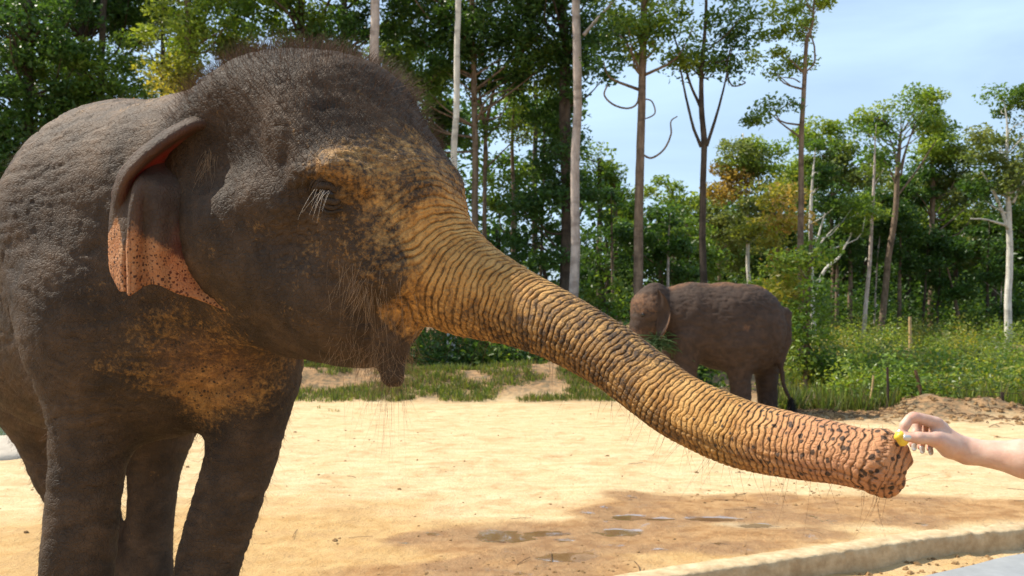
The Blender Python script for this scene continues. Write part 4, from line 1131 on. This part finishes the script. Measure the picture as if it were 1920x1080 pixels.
tree('white_stem_tree', 'white-stemmed tree forking high under a grey-green crown', [[(1882, 190, .012), (1888, 250, .045), (1890, 340, .08), (1893, 420, .1), (1891, 520, .115), (1890, 620, .13)], [(1840, 320, .03), (1868, 370, .055), (1891, 430, .07)], [(1925, 330, .03), (1900, 380, .05)], [(1820, 410, .02), (1850, 412, .035), (1885, 422, .05)]],
     [(1880, 290, 70, 60), (1930, 330, 60, 60), (1850, 350, 50, 40, 'dark'), (1900, 190, 45, 34, 'mid'), (1950, 230, 60, 50)], 32, 'olive', .13, seed=28, bk='white', ncl=.9)
for k, (px, py, rx, ry, dd, pl) in enumerate([(1620, 400, 90, 70, 44, 'dark'), (1700, 380, 80, 70, 44, 'olive'), (1790, 400, 90, 80, 43, 'mid'), (1860, 430, 90, 80, 42, 'olive'), (1960, 380, 90, 110, 40, 'mid'), (2040, 330, 110, 150, 42, 'dark'), (1480, 400, 70, 70, 46, 'olive'), (1580, 480, 70, 50, 45, 'dark'), (1760, 480, 90, 50, 46, 'dark'), (1400, 450, 60, 70, 40, 'dark')]):
    tree('forest_tree', ['dark tree filling the wood beneath the umbrella-topped tree', 'olive tree close behind the umbrella tree\'s bent trunk', 'mid green tree between the umbrella tree and the white forked tree', 'olive tree behind the white forked stem', 'mid green tree beyond the white forked tree', 'dark tree at the end of the wood past the white forked tree', 'olive tree behind the pole-like tree\'s stem', 'dark low tree behind the white double stems', 'dark low tree in the shade between the bent trunk and the white forked stem', 'dark tree between the fanning tree and the yellowing tree'][k], [[(px, py - ry * .5, .05), (px + 4, py, .09), (px + 2, 620, .13)]], [(px, py, rx, ry), (px - rx * .4, py + ry * .5, rx * .7, ry * .5, 'dark')], dd, pl, .16, per=95, rclus=.7, bk='dark', group=GB, seed=60 + k)
for k, (px, lean, w, top, foot, bk) in enumerate([(1568, 4, .07, 470, 605, 'brown'), (1594, -3, .09, 440, 600, 'brown'), (1686, 2, .08, 470, 610, 'brown'), (1733, 5, .05, 500, 600, 'dark'), (1760, 0, .05, 520, 600, 'dark'), (1800, -22, .07, 520, 605, 'brown'), (1636, 14, .035, 450, 640, 'pale'), (1850, 3, .06, 480, 605, 'dark'), (1872, 6, .05, 560, 640, 'pale'), (960, 2, .07, 200, 660, 'brown'), (835, -8, .06, 200, 660, 'dark'), (1012, 8, .05, 260, 660, 'brown'), (820, 5, .05, 240, 650, 'dark'), (1150, -3, .05, 420, 660, 'brown'), (1250, 3, .05, 450, 660, 'pale')]):
    tree('thin_stem', 'thin ' + {'pale': 'pale', 'brown': 'brown', 'dark': 'dark'}[bk] + ' stem showing between the trees ' + ('of the wood on the slope' if px > 1300 else 'behind the big elephant\'s trunk'), [[(px + lean * 1.6, top - 60, w * .15), (px + lean, top, w * .6), (px + lean * .4, (top + foot) / 2, w), (px, foot, w * 1.2)]], [(px + lean, top - 40, 40, 44), (px + lean + 14, top + 20, 26, 22)], 37 if px > 1300 else 28, 'dark', .14, bk=bk, group='thin stems in the wood', seed=90 + k, ncl=.8)
# ---- more trees behind the first row on the left
for k, (px, py, rx, ry, dd, pl) in enumerate([(20, 430, 110, 90, 30, 'dark'), (110, 420, 100, 90, 31, 'mid'), (250, 360, 110, 90, 32, 'dark'), (390, 250, 90, 90, 31, 'mid'), (450, 170, 70, 80, 33, 'dark'), (300, 60, 70, 120, 36, 'olive'), (120, 130, 100, 100, 35, 'mid'), (560, 160, 90, 80, 32, 'dark'), (700, 300, 90, 110, 32, 'dark'), (790, 330, 80, 90, 31, 'dark'), (840, 480, 80, 80, 29, 'dark'), (930, 470, 80, 80, 30, 'dark'), (960, 360, 50, 80, 33, 'mid'), (1120, 330, 40, 60, 34, 'mid'), (900, 560, 90, 70, 27, 'dark'), (1020, 540, 90, 70, 28, 'dark'), (1130, 580, 80, 60, 27, 'mid'), (-120, 300, 150, 200, 30, 'dark'), (-300, 200, 200, 300, 32, 'dark'), (-520, 260, 190, 240, 33, 'mid'), (-760, 240, 200, 260, 34, 'dark'), (-1000, 260, 200, 240, 33, 'mid'), (-1260, 230, 210, 260, 34, 'dark'), (740, 120, 70, 90, 34, 'mid'), (1000, 190, 40, 50, 35, 'light')]):
    tree('forest_tree', {'dark': 'dark green', 'mid': 'mid green', 'olive': 'olive green', 'light': 'light green'}[pl] + ' leafy tree deep in the wood ' + ('behind the big elephant\'s back' if px < 600 else 'behind the big elephant\'s trunk'), [[(px, py - ry * .5, .05), (px + 4, py, .09), (px + 2, 640, .13)]], [(px, py, rx, ry)], dd, pl, .14, per=105, rclus=.65, bk='dark', group='trees behind the first row', seed=120 + k)
# ---- far wood that reads as one mass
def far_wood():
    r = np.random.default_rng(77); P, H = [], []
    for q in range(640):
        px = r.uniform(-1500, 2700); d = r.uniform(50, 62)
        top = 345 + 40 * math.sin(px * .011) + 25 * math.sin(px * .037)
        if px < 1080: top -= 160
        if 1100 < px < 1340: top = 385
        py = r.uniform(top, 600); c = W(px, py, d); m = 100
        g = r.normal(0, 1, (m, 3)); g /= np.linalg.norm(g, axis=1, keepdims=True)
        P.append(c + g * (r.random(m) ** .4)[:, None] * np.array([1.5, 1.0, 1.0])); H.append(np.full(m, r.random()))
    for q in range(330):
        px = r.uniform(1050, 2400); d = r.uniform(48, 54); c = W(px, r.uniform(440, 600), d); m = 90
        g = r.normal(0, 1, (m, 3)); g /= np.linalg.norm(g, axis=1, keepdims=True)
        P.append(c + g * (r.random(m) ** .4)[:, None] * np.array([1.3, .8, 1.0])); H.append(np.full(m, r.random()))
    v, f, col = leaf_cloud(np.vstack(P), .40, 'dark', hue=np.concatenate(H))
    me = mesh_np('far_wood', v, f, False); add_col(me, 'leaf', col)
    tag(link('far_wood', me, M_LEAF), 'dark mass of forest foliage closing the view', 'forest', kind='stuff')
far_wood()
# ---- undergrowth
def bushes(name, label, spots, leaf, pal_of, per, seed, cat='undergrowth'):
    r = np.random.default_rng(seed); V, F, C, off = [], [], [], 0
    groups = {}
    for (x, y, w, h) in spots: groups.setdefault(pal_of(x, y, r), []).append((x, y, w, h))
    for p_, sp in groups.items():
        P, H = [], []
        for x, y, w, h in sp:
            z = ngz(x, y); m = int(per * r.uniform(.6, 1.3)); g = r.normal(0, 1, (m, 3)); g /= np.linalg.norm(g, axis=1, keepdims=True)
            g *= (r.random(m) ** .4)[:, None]; g[:, 2] = np.abs(g[:, 2])
            lump = 1 + .35 * np.sin(g[:, 0] * 5 + x) * np.cos(g[:, 1] * 4 + y)
            P.append(np.array([x, y, z]) + g * np.array([w, w, h]) * lump[:, None]); H.append(np.full(m, r.random()))
        v, f, col = leaf_cloud(np.vstack(P), leaf, p_, up=.25, droop=-.15, hue=np.concatenate(H)); V.append(v); F.append(f + off); C.append(col); off += len(v)
    me = mesh_np(name, np.vstack(V), np.vstack(F), False); add_col(me, 'leaf', np.vstack(C))
    tag(link(name, me, M_LEAF), label, cat, kind='stuff')
ur = np.random.default_rng(5)
sp = []
for q in range(250):
    y = 16.8 + 20 * ur.random() ** 1.3; px = ur.uniform(1470, 2150); x = (px - 960) / FPX * y
    if y < 17.6 and px < 1600: continue
    sp.append((x, y, ur.uniform(.5, 1.0), ur.uniform(.45, .95) * (1 + (y - 17) * .02)))
bushes('hillside_scrub', 'sunlit knee-high scrub covering the slope below the wood', sp, .085, lambda x, y, r: r.choice(['light', 'olive', 'mid', 'yellow'], p=[.42, .26, .14, .18]), 370, 1)
sp = []
for q in range(170):
    px = ur.uniform(480, 1330); y = ur.uniform(20.6, 27); x = (px - 960) / FPX * y
    sp.append((x, y, ur.uniform(.5, 1.1), ur.uniform(.8, 2.0)))
for q in range(60):
    px = ur.uniform(-300, 520); y = ur.uniform(21, 28); x = (px - 960) / FPX * y; sp.append((x, y, 1.2, ur.uniform(1.5, 3.0)))
bushes('forest_undergrowth', 'dark leafy undergrowth in the shade behind the grassy bank', sp, .12, lambda x, y, r: r.choice(['dark', 'mid'], p=[.65, .35]), 270, 2)
sp = []
for q in range(170):
    px = ur.uniform(1250, 2200); y = ur.uniform(36, 49); x = (px - 960) / FPX * y
    sp.append((x, y, ur.uniform(.9, 1.7), ur.uniform(1.2, 3.6)))
bushes('wood_undergrowth', 'dark shaded bushes between the stems of the wood on the slope', sp, .17, lambda x, y, r: r.choice(['dark', 'mid'], p=[.75, .25]), 190, 3)
# ---- grass on the bank and weeds at the foot of the slope
def grass():
    r = np.random.default_rng(8)
    tufts = []; cand = np.stack([r.uniform(520, 1210, 3400), r.uniform(17.4, 20.2, 3400)], 1)
    keep = fbm(np.stack([(cand[:, 0] - 960) / FPX * cand[:, 1] * 1.3, cand[:, 1] * 1.5, 0 * cand[:, 0]], 1), 3, 333)
    for q in range(3400):
        px, y = cand[q]; x = (px - 960) / FPX * y
        if keep[q] < .43: continue
        tufts.append((x, y, r.uniform(.05, .16)))
    for q in range(700):
        px = r.uniform(1440, 2000); y = r.uniform(16.0, 17.8); x = (px - 960) / FPX * y
        if abs(px - 1745) < 60 and y < 17: continue
        tufts.append((x, y, r.uniform(.12, .45)))
    for q in range(4):
        c = [(630, 772), (600, 765), (1120, 745), (1140, 752)][q]; g = GP(*c); tufts.append((g[0], g[1], .07))
    B, T, Wd = [], [], []
    for x, y, h in tufts:
        z = ngz(x, y); m = 10; a = r.uniform(0, 2 * np.pi, m); rr = r.random(m) * .12
        b = np.stack([x + np.cos(a) * rr, y + np.sin(a) * rr, np.full(m, z - .01)], 1)
        t = b + np.stack([np.cos(a) * h * .6 * r.random(m), np.sin(a) * h * .6 * r.random(m), h * r.uniform(.5, 1.2, m)], 1)
        B.append(b); T.append(t); Wd.append(np.full(m, .010 + h * .03))
    B, T, Wd = np.vstack(B), np.vstack(T), np.concatenate(Wd)
    n = len(B); sd = r.normal(0, 1, (n, 3)); sd[:, 2] = 0; sd /= np.linalg.norm(sd, axis=1, keepdims=True); sd *= Wd[:, None]
    mid = B * .45 + T * .55 + np.array([0, 0, .012])
    v = np.stack([B - sd * .5, B + sd * .5, mid + sd * .45, mid - sd * .45, T], 1).reshape(-1, 3)
    k = np.arange(n)[:, None] * 5
    f = np.vstack([k + np.array([[0, 1, 2, 3]]), k + np.array([[3, 2, 4, 4]])])
    P = np.array(PAL['light'] + PAL['olive'] + [(.16, .13, .06)]); col = P[r.integers(0, 7, n)] * r.uniform(.7, 1.3, (n, 1)); col = np.repeat(np.concatenate([col, np.ones((n, 1))], 1), 5, 0)
    mb = MB(); mb.add((v, f)); me = mb.mesh('grass', False); add_col(me, 'leaf', col)
    tag(link('grass_tufts', me, M_GRASS), 'short green grass growing on the earth bank and below the scrub', 'grass', kind='stuff')
grass()
# ------------------------------------------------------------------ the small elephant grazing behind
def far_elephant():
    D = 15.6
    M = skin_material('far_hide', (0.062, 0.037, 0.026), (0.105, 0.062, 0.041), (0.25, 0.10, 0.042), (0.32, 0.165, 0.08), 0, 14.0, .3)
    w = lambda a, b, o=0.0: W(a, b, D + o)
    p = [q_ell(w(1362, 612), (.90, .60, .76), None, .1), q_ell(w(1412, 618), (.56, .52, .74), None, .2), q_ell(w(1296, 602), (.52, .46, .66), None, .2),
         q_cap(w(1285, 590), .48, w(1232, 580, -.05), .36, .2), q_ell(w(1224, 578, -.1), (.33, .31, .40), None, .12), q_ell(w(1228, 552, -.18), (.22, .16, .20), None, .08),
         q_cap(w(1212, 580, -.1), .26, w(1198, 612, -.15), .17, .12), q_cap(w(1226, 612, -.15), .20, w(1212, 634, -.18), .10, .1),
         q_chain([w(1200, 600, -.15), w(1194, 640, -.2), w(1197, 690, -.25), w(1214, 730, -.25), w(1236, 738, -.2)], [.17, .125, .10, .08, .055], .06)]
    for a, o in (((1288, 640), -.28), ((1264, 645), .30)):
        p += [q_cap(w(a[0], a[1], o), .26, w(a[0] - 2, 705, o), .175, .15), q_cap(w(a[0] - 2, 705, o), .175, w(a[0] - 4, 766, o), .17, .05)]
    for a, o in (((1386, 650), -.26), ((1436, 648), .28)):
        p += [q_cap(w(a[0], a[1], o), .36, w(a[0] + 1, 712, o), .19, .18), q_cap(w(a[0] + 1, 712, o), .19, w(a[0] + 3, 766, o), .175, .05)]
    tl = [w(1470, 590), w(1474, 640, -.05), w(1464, 685, -.1), w(1470, 725, -.1), w(1483, 752, -.1)]
    p.append(q_chain(tl, [.13, .10, .055, .03, .02], .08))
    lo = w(1170, 780)[:]; v, f, n = polygonise(p, (1.7, 14.7, -.05), (5.1, 16.6, 2.65), .026)
    nz = fbm(v * 4, 3, 5); wr = 1 - np.abs(fbm((v + .1 * nz[:, None]) * np.array([7, 7, 16]), 3, 9) * 2 - 1)
    v2 = v + n * ((fbm(v * 3, 2, 4) - .5) * .05 - sstep(.8, .98, wr) * .012)[:, None]
    hx = sstep(W(1255, 0, D)[0], W(1215, 0, D)[0], v[:, 0])
    top = sstep(.45, .95, n[:, 2]) * .62 * (1 - .5 * hx)
    pinkf = hx * sstep(1.55, 1.75, v[:, 2]) * sstep(2.25, 2.0, v[:, 2]) * .62
    org = np.maximum.reduce([top * (.5 + nz), pinkf * (.6 + .6 * nz), hx * sstep(1.7, 1.4, v[:, 2]) * .6, np.exp(-((v - W(1398, 615, D - .55)) ** 2).sum(1) / .012) * .9, .22 * nz])
    root = empty('elephant', (W(1350, 0, D)[0], D, 0))
    tag(root, 'smaller dark elephant seen from the side, grazing at the edge of the wood', 'elephant')
    me = mesh_np('small_elephant_body', v2, f); add_col(me, 'pig', np.stack([org, hx * .5, sstep(.85, .99, wr) * .4, np.full(len(v), .70)], 1))
    link('body', me, M, root)
    for o, sgn in ((-.42, 1), (.40, -1)):
        u, t = np.meshgrid(np.linspace(0, 1, 14), np.linspace(0, 1, 18))
        # root of the ear to its free edge
        px = 1232 + 24 * u + 2 * np.sin(t * 5); wid = np.sin(np.clip(t, .02, .98) * np.pi) ** .5
        px = 1232 + (px - 1232) * wid; py = 540 + 92 * t + 6 * u
        g = np.array([W(a, b, D + o + sgn * (-.10 * c + .04 * math.sin(e * 9 + c * 5)) * c) for a, b, c, e in zip(px.ravel(), py.ravel(), u.ravel(), t.ravel())])
        N = len(g); bk = g + np.array([0, .03, 0]); vv = np.vstack([g, bk]); nu = 14
        i, j = np.meshgrid(np.arange(17), np.arange(13), indexing='ij'); a0 = (i * nu + j).ravel()
        q1 = np.stack([a0, a0 + 1, a0 + nu + 1, a0 + nu], 1)
        ring = np.concatenate([np.arange(nu), np.arange(1, 18) * nu + nu - 1, 17 * nu + np.arange(nu - 2, -1, -1), np.arange(16, 0, -1) * nu]); r2 = np.roll(ring, -1)
        me = mesh_np('small_ear', vv, np.vstack([q1, q1[:, ::-1] + N, np.stack([ring, ring + N, r2 + N, r2], 1)]))
        e = np.tile((sstep(.80, .98, u) * sstep(.30, .55, t)).ravel(), 2); add_col(me, 'pig', np.stack([.15 + e * .6, e * .4, 0 * e, .65 + .1 * e], 1))
        link('ear', me, M, root)
    fr = np.random.default_rng(4); cnt = 260; tt = np.linspace(0, 1, 5)
    base = tl[-1] + fr.normal(0, .02, (cnt, 3)) + np.array([0, 0, .04]) * fr.random((cnt, 1))
    dr = np.stack([fr.normal(.10, .16, cnt), fr.normal(0, .16, cnt), -np.ones(cnt)], 1)
    hair_object('tail_tuft', base[:, None] + dr[:, None] * (fr.uniform(.12, .26, cnt)[:, None] * tt)[..., None], (.004 * (1 - .6 * tt))[None], hair_material('tail_black', (.012, .010, .009), (.03, .024, .02)), root)['kind'] = 'stuff'
    for o in (-.42, .22):
        th = np.linspace(0, np.pi, 9); c = w(1206, 590, o + .05); lp = np.stack([c + np.array([0, .035 * math.cos(x), 0]) for x in th])
        link('eye', mesh_np('small_eye', *tube(lp, .035 * np.sin(th) + 1e-4, 12)), plain('small_eye_dark', (.012, .009, .007), .15, .5), root)
far_elephant()
def fodder():
    r = np.random.default_rng(6); c = W(1232, 646, 15.25); mb = MB()
    for k in range(90):
        a = c + r.normal(0, .06, 3); b = a + np.array([r.normal(.05, .28), r.normal(0, .15), r.normal(-.05, .12)])
        mb.add(tube(catmull([a, (a + b) / 2 + np.array([0, 0, .05]), b], 5), np.linspace(.010, .003, 5), 4))
    o = link('fodder', mb.mesh('fodder'), plain('fodder_green', (.05, .10, .03), .6, .3, .5, 4))
    tag(o, 'bundle of green stalks at the smaller elephant\'s mouth', 'fodder')
fodder()
# ------------------------------------------------------------------ the arm that offers the fruit
def arm():
    t = NT('fair_skin')
    nz = t.noise(38, 4, .6); col = t.mix(t.ramp(nz, [(.35, (0, 0, 0)), (.68, (1, 1, 1))]), (.53, .32, .235), (.63, .42, .325))
    at = t.attr('flush'); col = t.mix(at.outputs['Fac'], col, (.62, .25, .185))
    skin = t.done(t.pbr(col, .48, t.bump(t.noise(260, 4, .6), .35, .0012), .4, Subsurface_Weight=.25, Subsurface_Scale=.006, Subsurface_Radius=(1.0, .35, .2)))
    root = empty('person', (1.45, 1.15, 0.0))
    tag(root, 'bare outstretched arm and hand with pearly nails offering yellow fruit to the trunk', 'person')
    k = .007
    elbow = W(2150, 900, 1.57); sh = np.array([1.50, 1.10, 1.36])
    p = [q_cap(W(1815, 846, 1.712), .0220, W(1925, 861, 1.665), .0320, .02), q_cap(W(1925, 861, 1.665), .0320, W(2010, 875, 1.63), .038, .02), q_cap(W(2010, 875, 1.63), .041, elbow, .039, .02), q_cap(elbow, .040, sh, .056, .03),
         q_cap(W(1812, 845, 1.712), .0230, W(1786, 836, 1.715), .0225, .015),
         q_cap(W(1790, 836, 1.712), .0205, W(1758, 801, 1.716), .0150, .012), q_cap(W(1792, 838, 1.73), .0200, W(1764, 804, 1.745), .0140, .012), q_cap(W(1785, 832, 1.735), .018, W(1772, 812, 1.762), .0110, .012),
         q_cap(W(1780, 836, 1.708), .0200, W(1758, 822, 1.70), .0140, .012)]
    fingers = {'index': [(1755, 793, 1.712, .0118), (1713, 783, 1.706, .0098), (1697, 797, 1.702, .0086), (1690, 811, 1.701, .0072)],
               'middle': [(1759, 795, 1.735, .0116), (1724, 786, 1.737, .0098), (1718, 812, 1.730, .0086), (1712, 833, 1.722, .0070)],
               'ring': [(1766, 800, 1.750, .0112), (1737, 790, 1.755, .0094), (1731, 815, 1.748, .0082), (1727, 838, 1.738, .0067)],
               'little': [(1774, 808, 1.765, .0100), (1751, 798, 1.769, .0084), (1746, 820, 1.762, .0073), (1743, 841, 1.752, .0060)],
               'thumb': [(1780, 838, 1.704, .0165), (1752, 824, 1.692, .0128), (1722, 821, 1.689, .0106), (1699, 820, 1.691, .0082)]}
    for nm, fg in fingers.items():
        c = catmull([np.append(W(a, b, d), r) for a, b, d, r in fg], 22)
        p.append(q_chain(c[:, :3], c[:, 3], .0055 if nm != 'thumb' else .009))
        for q in fg[1:3]: p.append(q_ell(W(q[0], q[1], q[2]), (q[3] * 1.07,) * 3, None, .004))
    _SCALE[0] = .25
    v, f, n = polygonise(p, (.68, 1.0, 1.20), (1.62, 1.82, 1.50), .0023)
    _SCALE[0] = 1.0
    tips = np.array([W(*fg[-1][:3]) for fg in fingers.values()] + [W(*fg[1][:3]) for fg in fingers.values()])
    fl = np.exp(-(((v[:, None] - tips[None]) ** 2).sum(-1) / .012 ** 2)).max(1) * .55
    me = mesh_np('arm', v, f); a = me.attributes.new('flush', 'FLOAT', 'POINT'); a.data.foreach_set('value', fl.astype(np.float32))
    arm_o = link('arm', me, skin, root)
    # nails: small curved pearly shields
    pearl = plain('pearl_nail', (.62, .60, .56), .16, .6, .10, 60, Metallic=.35)
    def nail(c, along, out, L, wd):
        along = along / np.linalg.norm(along); out = out - along * (out @ along); out /= np.linalg.norm(out); sd = np.cross(along, out)
        u, w_ = np.meshgrid(np.linspace(-1, 1, 9), np.linspace(-1, 1, 11)); vs = []
        for sgn in (1, -1):
            half = wd * np.sqrt(np.clip(1 - (np.abs(w_) ** 3.2), .02, 1))
            vs.append(c + along * (w_ * L)[..., None] + sd * (u * half)[..., None] + out * ((1 - u ** 2) * wd * .30 + (1 - w_ ** 2) * L * .10 + sgn * .0005)[..., None])
        g = np.concatenate([x.reshape(-1, 3) for x in vs]); i, j = np.meshgrid(np.arange(10), np.arange(8), indexing='ij'); a0 = (i * 9 + j).ravel()
        q1 = np.stack([a0, a0 + 1, a0 + 10, a0 + 9], 1); ring = np.concatenate([np.arange(9), np.arange(1, 11) * 9 + 8, 90 + np.arange(7, -1, -1), np.arange(9, 0, -1) * 9]); r2 = np.roll(ring, -1)
        link('nail', mesh_np('nail', g, np.vstack([q1, q1[:, ::-1] + 99, np.stack([ring, ring + 99, r2 + 99, r2], 1)])), pearl, arm_o)
    cam_dir = np.array([0, -1, 0.0])
    F = {k_: np.array([W(*q[:3]) for q in fg]) for k_, fg in fingers.items()}
    nail(F['thumb'][-1] + np.array([-.001, -.0072, .0005]), F['thumb'][-1] - F['thumb'][-2], cam_dir, .0075, .0052)
    nail(F['index'][-1] + np.array([-.0062, -.001, -.001]), F['index'][-1] - F['index'][-2], np.array([-.9, -.3, -.1]), .0080, .0055)
    for q, o in (('middle', .0), ('ring', .0), ('little', .0)):
        nail(F[q][-1] + np.array([-.001, -.0062, -.004]), (F[q][-1] - F[q][-2]) + np.array([.006, 0, -.004]), np.array([-.2, -1, 0]), .0085, .0048)
    c = catmull([W(1702, 832, 1.698), W(1691, 821, 1.699), W(1680, 810, 1.703)], 12)
    tt = np.linspace(-1, 1, 12); rad = .0125 * np.clip(1 - np.abs(tt) ** 5, .05, 1)
    vf = tube(c, rad, 14); vv = vf[0] + (fbm(vf[0] * 120, 2, 3) - .5)[:, None] * .004
    o = link('fruit_piece', mesh_np('fruit_piece', vv, vf[1]), plain('yellow_fruit', (.72, .50, .05), .45, .4, .2, 90))
    tag(o, 'small yellow piece of fruit pinched between finger and thumb', 'fruit')
arm()
# ------------------------------------------------------------------ stakes, wire, basin
def stakes():
    def stake(name, label, a, b, d, r, mat, taper=.8):
        p0 = W(*a, d); p1 = W(*b, d); z = ngz(p1[0], p1[1]); p1[2] = min(p1[2], z - .05)
        c = catmull([p0, (p0 + p1) / 2 + np.array([.008, 0, 0]), p1], 9); v, f = tube(c, np.linspace(r * taper, r, 9), 9)
        v += (fbm(v * 20, 2, 6) - .5)[:, None] * r * .5
        root = empty(name, p1); link('shaft', mesh_np(name, v, f), mat, root); tag(root, label, 'stake')
        return p0
    iron = plain('rusty_iron', (.045, .028, .022), .8, .3, .4, 30); bam = plain('dry_bamboo', (.42, .29, .14), .7, .3, .3, 14); wd = plain('weathered_wood', (.15, .09, .05), .9, .2, .4, 14)
    stake('iron_post', 'thin upright rusty iron post at the foot of the slope', (1664, 688), (1664, 772), 16.0, .022, iron, 1.0)
    stake('bamboo_stake', 'pale bamboo stake leaning by the iron post', (1638, 704), (1628, 756), 16.4, .022, bam)
    stake('wooden_stake', 'brown wooden stake leaning over the heap of earth', (1716, 694), (1731, 756), 16.5, .035, wd)
    stake('wooden_stake', 'short brown stake crossing behind the leaning one at the earth heap', (1719, 700), (1721, 752), 16.7, .028, wd)
    stake('wooden_stake', 'pale weathered stump of a post among the scrub under the wood', (1706, 594), (1706, 632), 30, .06, bam)
    stake('wooden_stake', 'dark fence post at the edge of the bushes beyond the hand', (1879, 735), (1880, 782), 15.8, .03, iron)
    a = W(1664, 694, 16.0); b = W(1879, 737, 15.8); c2 = W(2100, 735, 15.8)
    c = catmull([a, (a + b) / 2 - np.array([0, 0, .05]), b, c2], 30)
    tag(link('fence_wire', mesh_np('fence_wire', *tube(c, .004, 5)), iron), 'thin wire strung from the iron post past the scrub', 'wire')
stakes()
def basin():
    conc = plain('pale_concrete', (.44, .38, .31), .85, .3, .15, 6, .012); wat = NT('green_water')
    wm = wat.done(wat.pbr((.10, .13, .07), .06, wat.bump(wat.noise(9, 3), .15, .02), .5))
    out = np.array([(-5.5, 10.6), (-5.25, 13.5), (-5.6, 17.0), (-7.5, 19.0), (-11, 19.5), (-14, 17), (-14.5, 12.5), (-12, 10.2), (-8.5, 9.75)])
    cl = np.vstack([out, out[:1]]); n = 120
    oc = catmull(np.vstack([out[-1:], out, out[:2]]), 400); oc = oc[int(400 / 11):int(400 * 10 / 11)]; oc = oc[::3]
    ce = oc.mean(0); prof = [(1.0, -.15), (.995, .03), (.97, .075), (.86, .16), (.80, .17), (.79, .10), (.78, -.15)]
    rows = np.array([[np.append(ce + (q - ce) * s, z) for q in oc] for s, z in prof]); m, k = rows.shape[:2]
    i, j = np.meshgrid(np.arange(m - 1), np.arange(k), indexing='ij'); f = np.stack([i * k + j, i * k + (j + 1) % k, (i + 1) * k + (j + 1) % k, (i + 1) * k + j], -1).reshape(-1, 4)
    root = empty('concrete_basin', (*ce, 0)); tag(root, 'pale concrete basin with a sloping rim behind the big elephant\'s hind leg', 'basin')
    link('rim', mesh_np('basin_rim', rows.reshape(-1, 3), f), conc, root)
    wv = np.array([np.append(ce + (q - ce) * .80, .085) for q in oc]); wv = np.vstack([wv, np.append(ce, .085)])
    o = link('water', mesh_np('basin_water', wv, np.stack([np.arange(k), (np.arange(k) + 1) % k, np.full(k, k)], 1)), wm); o['kind'] = 'structure'
    rk = plain('pale_rock', (.42, .43, .46), .8, .3, .35, 3, .03); r = np.random.default_rng(9)
    for q, (px, d, s, lab) in enumerate([(15, 19.6, .55, 'large pale bluish boulder by the far rim of the basin'), (-70, 19.9, .6, 'rounded pale boulder further along the far rim of the basin'), (60, 20.6, .5, 'pale boulder behind the hind leg beyond the basin')]):
        pr = [q_ell((0, 0, .2), (s, s * .8, s * .75), None, .1), q_ell((s * .5, .1, .1), (s * .6, s * .5, s * .5), None, .15)]
        v, f2, nn = polygonise(pr, (-1.5, -1.5, -1.2), (1.9, 1.5, 1.3), .05); v = v + nn * ((fbm(v * 3 + q, 3, 8) - .5) * .28)[:, None]
        x = (px - 960) / FPX * d; v = v + np.array([x, d, ngz(x, d)])
        tag(link('boulder', mesh_np('boulder', v, f2), rk), lab, 'boulder')
basin()

def back_litter():
    r = np.random.default_rng(15); pts = BACK[r.choice(len(BACK), 420, replace=False)]
    v, f, col = leaf_cloud(pts, .020, 'rust', up=2.0, droop=0)
    col = col * np.array([.8, .55, .45, 1]); me = mesh_np('back_litter', v, f, False); add_col(me, 'leaf', col)
    tag(link('leaf_crumbs', me, M_GRASS), 'reddish dry leaf crumbs lying on the big elephant\'s back', 'leaf litter', kind='stuff')
back_litter()
